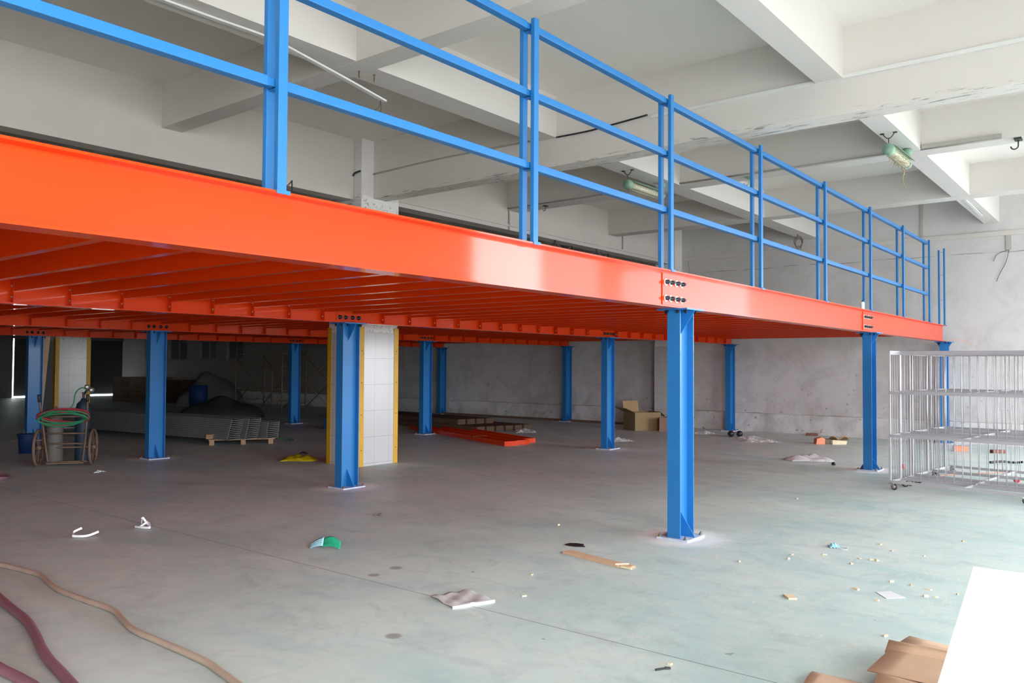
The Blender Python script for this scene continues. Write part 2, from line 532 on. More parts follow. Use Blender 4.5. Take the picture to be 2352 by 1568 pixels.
    def build(s, name, m, parent=None, loc=None, rz=0.0, bevel=0.0):
        me = bpy.data.meshes.new(name)
        me.from_pydata(s.v, [], s.f)
        me.polygons.foreach_set('use_smooth', s.sm)
        me.materials.append(M[m] if isinstance(m, str) else m)
        me.update()
        o = bpy.data.objects.new(name, me)
        C.objects.link(o)
        if parent is not None: o.parent = parent
        if loc: o.location = loc
        if rz: o.rotation_euler = (0, 0, rz)
        if bevel:
            b = o.modifiers.new('bevel', 'BEVEL')
            b.width = bevel
            b.segments = 2
            b.limit_method = 'ANGLE'
        return o

def tag(o, label, cat, group=None, kind=None):
    o['label'] = label
    o['category'] = cat
    if group: o['group'] = group
    if kind: o['kind'] = kind
    return o
def thing(name, label, cat, loc=(0, 0, 0), rz=0.0, group=None):
    o = bpy.data.objects.new(name, None)
    o.empty_display_size = 0.1
    C.objects.link(o)
    o.location = loc
    o.rotation_euler = (0, 0, rz)
    return tag(o, label, cat, group)
def copy_tree(o, parent=None):
    c = o.copy()
    C.objects.link(c)
    if parent is not None: c.parent = parent
    for ch in list(o.children):
        copy_tree(ch, c)
    return c
def inst(src, parent, loc, rot=None):
    c = src.copy()
    C.objects.link(c)
    c.parent = parent
    c.location = loc
    if rot: c.rotation_euler = rot
    return c
def struct(name, mb, m, bevel=0.0, label=None):
    o = mb.build(name, m, bevel=bevel)
    o['kind'] = 'structure'
    if label: o['label'] = label
    return o

# ------------------------------------------------------------------ room shell
ZC, ZS, ZA = 5.126, 4.583, 4.215
XW = 12.345            # inner face of the right wall
BACK, LEFT = 36.0, -14.0
struct('floor', MB().box(LEFT, XW, FRONT_Y, BACK, -0.2, 0.0), 'floor')
struct('ceiling', MB().box(LEFT-0.3, XW+0.3, FRONT_Y-0.3, BACK+0.3, ZC, ZC+0.2), 'ceil')
# yard outside the openings
yard = mat('pale_concrete_yard', (0.50, 0.50, 0.48, 1), 0.9)
struct('ground', MB().box(-60, 60, -60, FRONT_Y, -0.25, -0.05).box(XW, 60, FRONT_Y, 8, -0.25, -0.05), yard)
# right wall with windows far at the back
WR = MB()
WINS = [(25.9, 27.1), (27.9, 29.2), (30.2, 31.8), (32.3, 33.9)]
WR.box(XW, XW+0.3, FRONT_Y-0.3, SIDE[0], 0, ZC)
WR.box(XW, XW+0.3, SIDE[0], SIDE[1], SIDE[3], ZC)
WR0 = WR.box(XW, XW+0.3, SIDE[1], 17.0, 0, ZC)
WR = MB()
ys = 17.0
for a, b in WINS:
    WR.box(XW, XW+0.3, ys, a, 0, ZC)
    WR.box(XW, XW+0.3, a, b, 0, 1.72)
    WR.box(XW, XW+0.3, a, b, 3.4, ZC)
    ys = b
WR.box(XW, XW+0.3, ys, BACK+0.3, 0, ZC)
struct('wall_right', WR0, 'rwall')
struct('wall_right', WR, 'shadewall')
for k, (a, b) in enumerate(WINS):
    t = thing('window_%d' % (k+1), 'dusty dark window with grey frame in far wall', 'window', (XW+0.12, (a+b)/2, 1.72))
    t['kind'] = 'structure'
    h = (b-a)/2
    fr = MB()
    for y in (-h+0.03, 0, h-0.03): fr.box(-0.03, 0.03, y-0.03, y+0.03, 0, 1.68)
    for z in (0.03, 0.8, 1.65): fr.box(-0.03, 0.03, -h, h, z-0.03, z+0.03)
    fr.build('window_frame', 'winframe', t)
    MB().box(-0.005, 0.005, -h, h, 0, 1.68).build('glass', 'darkpane', t)
    del t['category'], t['label']
struct('trim_1', MB().prism([(XW-0.06, 0), (XW+0.01, 0), (XW+0.01, 0.45), (XW-0.05, 0.445)], 'y', SIDE[1], BACK), 'plinth')
struct('wall_left', MB().box(LEFT-0.3, LEFT, FRONT_Y-0.3, BACK+0.3, 0, ZC), 'wall')
# front wall with the big openings that light the hall
F = MB()
xs = LEFT
for a, b, c, d in OPEN:
    F.box(xs, a, FRONT_Y-0.3, FRONT_Y, 0, ZC)
    if c > 0: F.box(a, b, FRONT_Y-0.3, FRONT_Y, 0, c)
    F.box(a, b, FRONT_Y-0.3, FRONT_Y, d, ZC)
    xs = b
F.box(xs, XW, FRONT_Y-0.3, FRONT_Y, 0, ZC)
struct('wall_front', F, 'greywall')
def dimming_pane_mat(v):
    m = bpy.data.materials.new('reflection_dimming_pane')
    m.use_nodes = True
    N, L = nodes_of(m)
    N.remove(N['Principled BSDF'])
    t = N.new('ShaderNodeBsdfTransparent')
    t.inputs[0].default_value = (v, v, v*1.02, 1)
    L.new(t.outputs[0], N['Material Output'].inputs[0])
    return m
gz = dimming_pane_mat(0.52)  # unseen panes added to dim the openings as mirrored in the front beam
struct('window_5', MB().box(9.35, 12.1, FRONT_Y-0.16, FRONT_Y-0.15, 0.0, 4.6).box(9.28, 9.34, FRONT_Y-0.2, FRONT_Y-0.1, 0, 4.6), gz)  # unseen pane added to dim the front opening in the beam's reflection
struct('window_6', MB().box(XW+0.15, XW+0.16, SIDE[0], SIDE[1], 2.75, SIDE[3]), gz)  # unseen pane added to dim the side opening in the beam's reflection
# back wall with a roller shutter ajar at its foot and side
SH0, SH1 = 7.7, 13.2
B = MB()
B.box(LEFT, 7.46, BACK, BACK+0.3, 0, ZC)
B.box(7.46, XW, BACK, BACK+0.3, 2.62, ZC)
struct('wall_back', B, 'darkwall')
d1 = thing('door_1', '', '', (0, BACK+0.1, 0))
d1['kind'] = 'structure'
del d1['label'], d1['category']
sh = MB()
for k in range(32):
    z = 0.13+k*0.08
    sh.prism([(-0.02, z), (0.02, z+0.01), (0.02, z+0.07), (-0.02, z+0.08)], 'x', 7.545, XW)
sh.build('shutter_curtain', 'shutter', d1)
MB().box(7.545, XW, -0.03, 0.03, 0.065, 0.14).build('bottom_rail', 'darksteel', d1)

# ceiling beams ----------------------------------------------------
def beam_y(x0, x1, y0, y1, z, m='beam'):
    return struct('ceiling_beam', MB().box(x0, x1, y0, y1, z-0.003, ZC+0.01), m)
def beam_x(y0, y1, x0, x1, z):
    return struct('ceiling_beam', MB().box(x0, x1, y0, y1, z, ZC+0.01), 'beam')
beam_y(1.722, 2.011, FRONT_Y, 6.25, ZA, 'peel')
HY0, HY1 = 6.377, 6.62      # header wall above the deck
for x0, x1 in ((-1.697, -1.426), (5.266, 5.60), (8.945, 9.32), (-5.25, -4.98)):
    beam_y(x0, x1, FRONT_Y, HY0, ZS)
for y0, y1 in ((2.656, 3.026), (-0.988, -0.713), (-4.75, -4.45)):
    beam_x(y0, y1, LEFT, 1.73, ZS)
    beam_x(y0, y1, 2.0, XW, ZS)
for y in (10.0, 13.6, 17.2, 21, 25, 29, 33):
    beam_x(y, y+0.3, LEFT, XW, ZS)
for x0 in (-5.2, -1.7, 1.7, 5.3, 9.0):
    beam_y(x0, x0+0.3, HY1, BACK, ZA if x0 == 1.7 else ZS)
struct('wall_middle', MB().box(LEFT, 1.46, HY0, HY1, 4.178, ZC).box(2.279, XW, 6.32, HY1, 4.205, ZC), 'wall')
struct('rear_light_blocker', MB().box(LEFT, XW, 14.75, 14.95, 2.475, ZC), 'wall')  # unseen partition added to block daylight passing over the deck

# tiled concrete pillars -------------------------------------------
def pillar(x0, x1, y0, y1, guards):
    p = struct('pillar', MB().box(x0+0.012, x1-0.012, y0+0.012, y1-0.012, 0, ZC), 'pillarplaster')
    MB().box(x0, x1, y0, y1, 0, 2.09).build('tiled_facing', 'tile', p)
    for (cx, cy_, sx, sy) in guards:
        g = MB()
        gx, gy = cx-0.006*sx, cy_-0.006*sy
        g.box(min(gx, gx+sx*0.10), max(gx, gx+sx*0.10), min(cy_, gy), max(cy_, gy), 0, 2.17)
        g.box(min(cx, gx), max(cx, gx), min(gy, gy+sy*0.10), max(gy, gy+sy*0.10), 0, 2.17)
        go = g.build('corner_guard', 'yellow', p)
        sc = MB()
        for z in (0.25, 0.8, 1.3, 1.8):
            sc.lathe([(0.0, -0.004), (0.008, -0.003), (0.008, 0.0)], (gx+sx*0.05, gy-0.001 if sy > 0 else gy+0.001, z), 8, 'y')
        sc.build('screw', 'black', go)
    return p
pillar(1.458, 2.279, 6.193, 6.959, [(1.458, 6.193, 1, 1), (2.279, 6.193, -1, 1), (1.458, 6.959, 1, -1)])
pillar(1.458, 2.279, 17.05, 17.85, [(1.458, 17.05, 1, 1), (2.279, 17.05, -1, 1)])
pillar(11.93, 12.36, 6.16, 6.75, [(11.93, 6.16, 1, 1)])

# ------------------------------------------------------------------ mezzanine steelwork
ZB0, ZB1 = 2.125, 2.460
FW, FT = 0.075, 0.012
def bolt_mesh(r=0.014, h=0.02, name='bolt', m='black'):
    me = MB().lathe([(r*1.5, 0), (r*1.5, 0.003), (r, 0.003), (r, h), (r*0.55, h), (r*0.55, h*1.6)], (0, 0, 0), 6)
    o = me.build(name, m)
    return o
B_black = bolt_mesh()
B_big = bolt_mesh(0.021, 0.030, 'bolt', 'black')
B_washer = MB().lathe([(0, 0), (0.034, 0), (0.034, 0.004), (0, 0.004)], n=14).build('washer', 'paper')
B_zinc = bolt_mesh(0.012, 0.016, 'bolt', 'zinc')
B_anchor = bolt_mesh(0.016, 0.02, 'anchor_bolt', 'zinc')
B_small = bolt_mesh(0.007, 0.008, 'bolt', 'zinc')
bracket_src = MB().box(-0.035, -0.029, -0.075, -0.004, ZB0+FT, ZB1-FT).box(-0.035, 0.03, -0.012, -0.004, ZB0+FT, ZB1-FT).build('joist_bracket', 'orange')

ORD = ('first second third fourth fifth sixth seventh eighth ninth tenth eleventh twelfth thirteenth fourteenth fifteenth sixteenth '
       'seventeenth eighteenth nineteenth twentieth').split()
TENS = {20: 'twenty', 30: 'thirty', 40: 'forty'}
def ordinal(n):
    if n <= 20: return ORD[n-1]
    t_, u_ = n//10*10, n % 10
    return {30: 'thirtieth', 40: 'fortieth'}[n] if u_ == 0 else TENS[t_]+' '+ORD[u_-1]
JX = [-3.95+0.505*k for k in range(-9, 32)]
def main_beam(x0, x1, y, label, splices, brackets=True, skip=()):
    t = thing('steel_floor_beam', label, 'beam', (x0, y, 0))
    l = x1-x0
    mb = MB()
    mb.prism([(-FW, ZB0), (FW, ZB0), (FW, ZB0+FT), (0.005, ZB0+FT), (0.005, ZB1-FT), (FW, ZB1-FT), (FW, ZB1), (-FW, ZB1),
              (-FW, ZB1-FT), (-0.005, ZB1-FT), (-0.005, ZB0+FT), (-FW, ZB0+FT)], 'x', 0, l)
    mb.build('i_section', 'orange', t)
    for sx, half, two_rows in splices:
        p = MB().box(sx-x0-half, sx-x0+half, -0.013, -0.004, ZB0+FT+0.012, ZB1-FT-0.012).build('splice_plate', 'orange', t)
        for k in range(4):
            fx = sx-x0+(-0.155, -0.06, 0.055, 0.155)[k]
            for z in ((2.209, 2.356) if two_rows else (2.195,)):
                b = inst(B_big, t, (fx, -0.0135, z), (PI/2, 0, 0))
                b.name = 'bolt'
                if two_rows:
                    wsh = inst(B_washer, b, (0, 0, 0))
                    wsh.name = 'washer'
    if brackets:
        for jx in JX:
            if x0+0.05 < jx < x1-0.05 and all(abs(jx-s_) > 0.24 for s_ in [q[0] for q in splices]+list(skip)):
                b = inst(bracket_src, t, (jx-x0, 0, 0))
                if y < 6 and -4.6 < jx < 7:
                    for z in (2.19, 2.29):
                        bb = inst(B_small, b, (-0.036, -0.045, z), (0, -PI/2, 0))
    return t
main_beam(-13.9, -0.392, ROWY[0], 'glossy orange front edge beam, longest section, nearest the camera', [], False)
main_beam(-0.386, 5.98, ROWY[0], 'orange front edge beam section between the two nearest front columns', [(-0.165, 0.215, True)], False)
main_beam(5.986, 11.90, ROWY[0], 'far end section of the orange front edge beam by the wall', [(6.22, 0.22, True)], False)
rown = {1: 'second', 2: 'third', 3: 'rearmost'}
for j in (1, 2, 3):
    main_beam(-13.9, -0.003, ROWY[j], 'near left section of the %s row orange beam under the deck' % rown[j], [(0.0, 0.21, False)])
    main_beam(0.003, 6.386, ROWY[j], 'middle section of the %s row orange beam under the deck' % rown[j], [(6.389, 0.21, False)], True, (0.0,))
    main_beam(6.392, 12.15, ROWY[j], 'far right section of the %s row orange beam, ending by the wall' % rown[j], [], True, (6.389,))

# joists: every C channel its own thing
def joist_mesh(l):
    z0, z1 = 2.243, 2.446
    t = 0.004
    return MB().prism([(0, z0), (0.06, z0), (0.06, z0+0.018), (0.056, z0+0.018), (0.056, z0+t), (t, z0+t), (t, z1-t), (0.056, z1-t),
                       (0.056, z1-0.018), (0.06, z1-0.018), (0.06, z1), (0, z1)], 'y', 0, l)
for j in range(3):
    l = ROWY[j+1]-ROWY[j]-0.014
    src = None
    for k, jx in enumerate(JX):
        if src is None:
            src = joist_mesh(l).build('floor_joist', 'orange')
            o = src
        else:
            o = src.copy()
            C.objects.link(o)
        o.location = (jx-0.027, ROWY[j]+0.007, 0)
        tag(o, 'orange deck joist in the %s bay, %s counted from the right wall' % (('front', 'middle', 'rear')[j], ordinal(len(JX)-k)), 'joist',
            ['joists of the front bay', 'joists of the middle bay', 'joists of the rear bay'][j])
dk = struct('deck_floor', MB().box(LEFT, 11.9, 0.075, ROWY[3]-0.075, 2.4465, 2.453), 'orange')
MB().box(LEFT, 11.9, 0.075, ROWY[3]-0.075, 2.4532, 2.460).build('deck_board', 'greydeck', dk)

# columns
def column(x, y, label):
    t = thing('steel_column', label, 'column', (x, y, 0))
    hx, hy, tf, tw = 0.140, 0.065, 0.010, 0.007
    zt = 2.125-0.014
    sh = MB()
    sh.prism([(-hx, -hy), (-hx+tf, -hy), (-hx+tf, -tw/2), (hx-tf, -tw/2), (hx-tf, -hy), (hx, -hy), (hx, hy), (hx-tf, hy),
              (hx-tf, tw/2), (-hx+tf, tw/2), (-hx+tf, hy), (-hx, hy)], 'z', 0.016, zt)
    sh.build('shaft', 'blue', t)
    MB().box(-0.18, 0.18, -0.155, 0.155, 0, 0.016).build('base_plate', 'dusty', t)
    MB().box(-0.18, 0.18, -0.155, 0.155, zt, 2.125).build('cap_plate', 'blue', t)
    for s in (-1, 1):
        for z0, z1 in ((0.016, 0.235), (zt, zt-0.215)):
            MB().prism([(s*0.0036, z0), (s*0.145, z0), (s*0.135, z0+(0.02 if z1 > z0 else -0.02)), (s*0.0036, z1)], 'x', -0.004, 0.004).build('gusset', 'blue', t)
    for sx in (-1, 1):
        for sy in (-1, 1):
            inst(B_anchor, t, (sx*0.158, sy*0.13, 0.016))
    for sx in (-1, 1):
        for sy in (-1, 1):
            inst(B_black, t, (sx*0.165, sy*0.055, zt), (PI, 0, 0)).name = 'cap_bolt'
            inst(B_black, t, (sx*0.10, sy*0.10, zt), (PI, 0, 0)).name = 'cap_bolt'
    return t
CL = {(0, 0): 'tallest looking blue steel column, under the bolted splice of the front beam',
      (1, 0): 'blue steel column on the front edge, just before the grey wire trolleys',
      (2, 0): 'blue steel column seen through the bars of the grey wire trolleys',
      (0, 1): 'blue steel column standing just in front of the white tiled pillar',
      (1, 1): 'blue steel column in the second row, right of the orange channels on the floor',
      (2, 1): 'blue steel column near the scuffed wall with black goggles by its foot',
      (0, 2): 'blue steel column between the gas cylinder cart and the decking pallet',
      (1, 2): 'blue steel column standing behind the orange channels on the floor',
      (2, 2): 'dim blue steel column against the wall behind the dark beam stack',
      (0, 3): 'dark blue steel column behind the gas cylinder cart',
      (1, 3): 'dark blue steel column in the shade near the scaffold frame',
      (2, 3): 'farthest dim blue steel column in the rear row near the right wall'}
for j, yy in enumerate(ROWY):
    for i, xx in enumerate(COLX):
        column(xx, yy, CL[(i, j)])

# railing -----------------------------------------------------------
RX = [-4.495, -2.364, -0.293, 1.854, 4.111, 6.297, 8.371, 10.44, 11.86]
RZ = [4.012, 3.533, 3.015]
ZP = 4.066
def post(x, label, ties):
    t = thing('railing_post', label, 'railing post', (x, 0, ZB1))
    h = ZP-ZB1
    MB().box(-0.0275, 0.0275, -0.066, -0.034, 0.004, h).build('front_tube', 'blue', t, bevel=0.002)
    MB().box(-0.0275, 0.0275, 0.034, 0.066, 0.004, h-0.03).build('rear_tube', 'blue', t, bevel=0.002)
    MB().box(-0.04, 0.04, -0.074, -0.025, 0, 0.006).box(-0.04, 0.04, -0.081, -0.075, -0.014, 0.006).build('foot_bracket', 'blue', t)
    for z in RZ:
        MB().box(-0.020, 0.020, -0.034, 0.034, z-ZB1-0.03, z-ZB1-0.026).build('tie_strap', 'blue', t)
    return t
ordn = ['leftmost and thickest looking', 'second', 'third', 'fourth', 'fifth', 'sixth', 'seventh', 'eighth']
for k, x in enumerate(RX[:8]):
    post(x, 'blue double railing post, %s from the left on the orange beam' % ordn[k], True)
post(RX[8], 'blue double railing post standing alone at the far end of the deck edge', True)
spans = [(-6.6, RX[0])]+[(RX[k], RX[k+1]) for k in range(7)]
sl = ['cut off by the left picture edge', 'between the first and second railing posts', 'between the second and third railing posts',
      'between the third and fourth railing posts', 'between the fourth and fifth railing posts', 'between the fifth and sixth railing posts',
      'between the sixth and seventh railing posts', 'last before the gap at the far end']
for k, (a, b) in enumerate(spans):
    t = thing('guard_rail', 'section of three blue rails, '+sl[k], 'railing', ((a+b)/2, 0, ZB1))
    m = (a+b)/2
    for z in RZ:
        r = MB().box(a-m+0.0, b-m-0.062, -0.029, 0.029, z-ZB1-0.026, z-ZB1+0.026).build('rail', 'blue', t, bevel=0.003)
        MB().box(b-m-0.064, b-m-0.002, -0.024, 0.024, z-ZB1-0.021, z-ZB1+0.021).build('joint_sleeve', 'blue', r)
# spray can on deck edge
t = thing('spray_can', 'white spray can standing on the deck edge beside a railing post', 'can', (6.19, 0.045, ZB1))
MB().lathe([(0.028, 0), (0.031, 0.006), (0.031, 0.115), (0.022, 0.135)], n=16).build('can_body', 'laminate', t)
MB().lathe([(0.010, 0.135), (0.010, 0.155), (0.004, 0.16)], n=10).build('nozzle', 'tread', t)
# loose earth wires that poke up behind the deck edge
def wire_u(name, pts, label, cat, r=0.004, m='black'):
    return tag(MB().tube(pts, r, 6).build(name, m), label, cat)
def arc(a, b, sag, n=10):
    a, b = Vector(a), Vector(b)
    return [a.lerp(b, i/n)-Vector((0, 0, sag*4*(i/n)*(1-i/n))) for i in range(n+1)]
def wire_hoop(x0, x1, y, label):
    p = [(x0, y, ZB1)]+arc((x0, y, ZB1+0.16), (x1, y, ZB1+0.14), 0.05)+[(x1, y, ZB1)]
    wire_u('hanger_wire', p, label, 'wire', 0.0035)
wire_hoop(-1.55, -1.30, 0.35, 'black wire hoop sticking up behind the deck edge, nearer one of the pair')
wire_hoop(-0.92, -0.72, 0.35, 'black wire hoop sticking up behind the deck edge, just before third railing post')
wire_hoop(-4.35, -4.24, 0.2, 'thin black wire hook beside the foot of the leftmost railing post')
wire_u('loose_cord', [(11.95, -0.05, 2.135)]+arc((12.0, -0.1, 2.14), (12.2, -0.45, 2.10), -0.05)+[(12.2, -0.5, 2.05)],
       'thin orange cord hanging off the far end of the front beam', 'cord', 0.004, 'salmon')

# ------------------------------------------------------------------ conduits, lamps and bits overhead
def smooth_path(pts, k=6):
    P = [Vector(p) for p in pts]
    out = []
    for i in range(len(P)-1):
        p0, p1, p2, p3 = P[max(i-1, 0)], P[i], P[i+1], P[min(i+2, len(P)-1)]
        for s_ in range(k):
            t_ = s_/k
            out.append(0.5*((2*p1)+(p2-p0)*t_+(2*p0-5*p1+4*p2-p3)*t_*t_+(3*p1-p0-3*p2+p3)*t_**3))
    out.append(P[-1])
    return out
XA = 1.722
tag(MB().tube(smooth_path([(XA-0.014, 6.2, 4.60), (XA-0.014, 5.0, 4.625), (XA-0.014, 3.98, 4.62), (XA-0.014, 2.9, 4.60), (XA-0.014, 2.66, 4.60)]), 0.012, 6)
    .build('cable', 'conduit'), 'thin whitewashed cable along the side of the deep concrete beam', 'cable')
tag(MB().tube(smooth_path([(XA-0.016, 2.65, 4.585), (XA-0.03, 2.2, 4.575), (XA-0.035, 1.9, 4.585), (XA-0.016, 1.3, 4.628)]), 0.011, 6)
    .build('cable', 'black'), 'black sagging cable on the side of the deep concrete beam', 'cable')
tag(MB().box(XA-0.03, XA, -4.4, 1.25, 4.578, 4.618).build('cable_trunking', 'pvc', bevel=0.003), 'white cable trunking along the top of the deep concrete beam', 'trunking')
tag(MB().tube(smooth_path([(1.44, 6.37, 4.55), (1.42, 6.30, 4.58), (1.44, 6.2, 4.60)]), 0.015, 6).build('cable', 'black'),
    'short black cable bend round the side of the white pillar', 'cable')
XC = 5.266
# conduit under the second shallow beam, with green junction boxes
t = thing('conduit_pipe', 'long whitewashed conduit along the lower edge of a shallow concrete beam', 'conduit', (XC-0.02, 0, 4.61))
MB().tube([(0, 6.30, 0), (0, 2.9, 0)], 0.014, 8).tube([(0, 2.66, 0), (0, -0.72, -0.02)], 0.014, 8).tube([(0, -0.98, -0.02), (0, -1.95, -0.03)], 0.014, 8).build('pipe', 'conduit', t)
MB().box(-0.03, 0.02, -1.95, -1.0, -0.02, 0.03).build('trunking_cover', 'conduit', t)
def hook(name, loc, label, m='black', s=1.0):
    t = thing(name, label, 'hook', loc)
    MB().box(-0.05*s, 0.05*s, -0.03*s, 0.03*s, -0.02*s, 0).build('mounting_plate', m, t)
    p = [(0, 0.0, -0.02*s), (0, 0, -0.05*s)]+[(0, 0.03*s*(1-math.cos(a)), -0.07*s-0.03*s*math.sin(a)) for a in [PI*q/8 for q in range(9)]]
    MB().tube(p, 0.006*s, 6).build('hook', m, t)
hook('ceiling_hook', (XC+0.1, 1.52, ZS), 'small dark ceiling hook on the shallow beam, left of the fifth railing post', 'lampgreen', 1.3)
hook('ceiling_hook', (XC+0.1, -2.12, ZS), 'small ceiling hook on the beam at the right picture edge', 'darksteel', 1.4)
hook('ceiling_hook', (XC+0.05, 5.45, ZS), 'curled wire hook on the conduit near the pillar end', 'darksteel', 1.0)
for x, y, lab in ((-1.50, 2.84, 'rusty bolt stub under the beam crossing beside the hanging trunking, left one'),
                  (-1.33, 2.80, 'rusty bolt stub under the beam crossing beside the hanging trunking, right one')):
    tag(MB().lathe([(0.012, -0.0), (0.012, -0.01), (0.007, -0.012), (0.007, -0.07), (0.0, -0.072)], (x, y, ZS), 8).build('bolt_stub', 'rust'), lab, 'bolt')

def lamp(name, x0, x1, y, z, label, straw):
    """explosion proof tube lamp hung along x under a concrete beam"""
    t = thing(name, label, 'lamp', (x0, y, z))
    L_ = x1-x0
    MB().lathe([(0.0, -0.05), (0.060, -0.045), (0.072, -0.02), (0.072, 0.06), (0.06, 0.08), (0.0, 0.08)], (0, 0, 0), 18, 'x').build('end_cap', 'lampgreen', t)
    MB().lathe([(0.0, 0), (0.06, 0), (0.06, 0.05), (0.0, 0.055)], (L_-0.05, 0, 0), 16, 'x').build('tail_cap', 'lampgreen', t)
    MB().lathe([(0.045, 0.07), (0.045, L_-0.05)], (0, 0, 0), 14, 'x').build('glass_tube', 'oldlamp', t)
    cg = MB()
    for k in range(8):
        a = 2*PI*k/8
        cg.tube([(0.07, 0.068*math.cos(a), 0.068*math.sin(a)), (L_-0.04, 0.068*math.cos(a), 0.068*math.sin(a))], 0.0035, 5)
    n = int(L_/0.09)
    for k in range(n):
        x = 0.12+k*(L_-0.2)/(n-1)
        cg.tube([(x, 0.068*math.cos(a), 0.068*math.sin(a)) for a in [2*PI*q/12 for q in range(12)]], 0.0035, 5, True)
    cg.build('wire_guard', 'lampcage', t)
    MB().prism([(-0.10, 0.03), (-0.0, 0.085), (0.10, 0.03), (0.10, 0.036), (0.0, 0.092), (-0.10, 0.036)], 'x', 0.07, L_-0.02).build('reflector', 'lampgreen', t)
    top = ZS-z
    MB().tube([(0.0, 0, 0.08), (0.0, 0, top-0.07)], 0.006, 6).build('hanger_rod', 'darksteel', t)
    MB().tube([(0, 0.07, top-0.004), (0, 0.05, top-0.04), (0, 0.02, top-0.07), (0, -0.02, top-0.07), (0, -0.05, top-0.04), (0, -0.07, top-0.004)], 0.006, 6)\
        .box(-0.02, 0.02, 0.055, 0.1, top-0.012, top).box(-0.02, 0.02, -0.1, -0.055, top-0.012, top).build('hanger_hook', 'darksteel', t)
    # rear bracket and junction box
    MB().tube([(L_-0.02, 0, 0.05), (L_-0.02, 0, top-0.06)], 0.018, 8).build('support_stem', 'lampgreen', t)
    MB().lathe([(0.0, top-0.09), (0.06, top-0.085), (0.06, top-0.01), (0.0, top-0.001)], (L_-0.02, 0, 0), 14).build('junction_box', 'lampgreen', t)
    if straw:
        random.seed(5)
        s_ = MB()
        for k in range(60):
            x = random.uniform(0.15, L_-0.25)
            a = random.uniform(-2.6, -0.5)
            p = Vector((x, 0.07*math.cos(a), 0.07*math.sin(a)))
            q = p+Vector((random.uniform(-0.08, 0.08), random.uniform(-0.04, 0.04), random.uniform(-0.06, 0.03)))
            s_.tube([p, p.lerp(q, 0.5)+Vector((0, 0.01, 0.01)), q], 0.003, 4)
        p = [(0.75*L_+0.02*math.sin(k*1.3), 0.015*math.cos(k), -0.07-0.028*k) for k in range(10)]
        s_.tube(p, 0.006, 5)
        for k in range(0, 10):
            s_.tube([p[k], (p[k][0]+random.uniform(-0.04, 0.04), p[k][1]+random.uniform(-0.03, 0.03), p[k][2]-0.03)], 0.003, 4)
        so = s_.build('straw_nest', 'straw', t)
        so['kind'] = 'stuff'
    return t
lamp('tube_lamp', 4.10, 5.10, -0.85, 4.37, 'green capped tube lamp with straw nest hanging from it', True)
lamp('tube_lamp', 3.84, 4.95, 2.82, 4.37, 'green capped caged tube lamp seen behind the third railing post', False)
# loose wires coil near the far wall
random.seed(2)
cw = MB()
for k in range(4):
    cw.tube([(11.4+0.01*k, 2.82+0.10*math.cos(a)*(1-0.1*k), 4.42+0.12*math.sin(a)-0.02*k) for a in [2*PI*q/20 for q in range(20)]], 0.004, 5, True)
cw.tube([(11.4, 2.85, ZS), (11.41, 2.83, 4.52)], 0.006, 5).tube(smooth_path([(11.4, 2.82, 4.32), (11.4, 2.75, 4.24), (11.4, 2.80, 4.16)]), 0.004, 5)
tag(cw.build('wire_coil', 'brownsteel'), 'dark coil of loose wire hanging from a beam near the far wall', 'wire')
# white trunking that peeled off the shallow beam and droops
pp = smooth_path([(-4.3, 2.86, ZS-0.012), (-3.7, 2.86, ZS-0.012), (-3.1, 2.84, ZS-0.016), (-2.6, 2.80, ZS-0.03), (-2.2, 2.76, 4.48), (-1.75, 2.72, 4.39), (-1.27, 2.70, 4.30)], 5)
s_ = MB()
for i in range(len(pp)-1):
    s_.bar(pp[i], pp[i+1]+(pp[i+1]-pp[i])*0.02, 0.05, 0.018)
dt = tag(s_.build('cable_trunking', 'pvc'), 'white plastic trunking drooping loose from the beam at upper left', 'trunking')
MB().tube(smooth_path([(-1.33, 2.70, 4.29), (-1.36, 2.69, 4.22), (-1.42, 2.69, 4.17)]), 0.003, 5).tube(smooth_path([(-1.33, 2.71, 4.29), (-1.32, 2.70, 4.22), (-1.34, 2.70, 4.15)]), 0.003, 5).build('dangling_wire', 'brownsteel', dt)
pp = smooth_path([(9.35, -0.85, ZS-0.012), (9.9, -0.86, ZS-0.02), (10.5, -0.88, ZS-0.06), (11.2, -0.84, ZS-0.02)], 5)
s_ = MB()
for i in range(len(pp)-1):
    s_.bar(pp[i], pp[i+1]+(pp[i+1]-pp[i])*0.02, 0.05, 0.018)
tag(s_.build('cable_trunking', 'pvc'), 'curved white trunking strip under the far end of the right beam', 'trunking')
# trunking on walls
def trunk(mn, mx_, label, m='conduit'):
    return tag(MB().box(mn[0], mx_[0], mn[1], mx_[1], mn[2], mx_[2]).build('cable_trunking', m, bevel=0.003), label, 'trunking')
trunk((XW-0.03, -4.0, 4.30), (XW-0.001, 6.1, 4.40), 'long wide horizontal trunking high on the far right wall', 'wall')
trunk((XW-0.025, 0.44, 4.40), (XW, 0.50, ZC), 'vertical trunking rising from the wall trunking to the ceiling')
trunk((XW-0.02, -1.20, 4.00), (XW, -1.10, 4.30), 'short vertical trunking with loose wires below it on the right wall')
wire_u('dangling_wire', smooth_path([(XW-0.02, -1.15, 4.0), (XW-0.03, -0.95, 3.92), (XW-0.02, -0.88, 3.78)]), 'shorter loose wire end curling from the wall trunking', 'wire', 0.005, 'brownsteel')
wire_u('dangling_wire', smooth_path([(XW-0.02, -1.16, 4.0), (XW-0.03, -1.1, 3.75), (XW-0.02, -0.98, 3.5), (XW-0.03, -0.93, 3.36)]), 'longer loose wire hanging from the wall trunking', 'wire', 0.005, 'brownsteel')
trunk((2.30, 6.295, 4.275), (11.9, 6.32, 4.31), 'thin horizontal conduit along the header wall above the deck', 'wall')
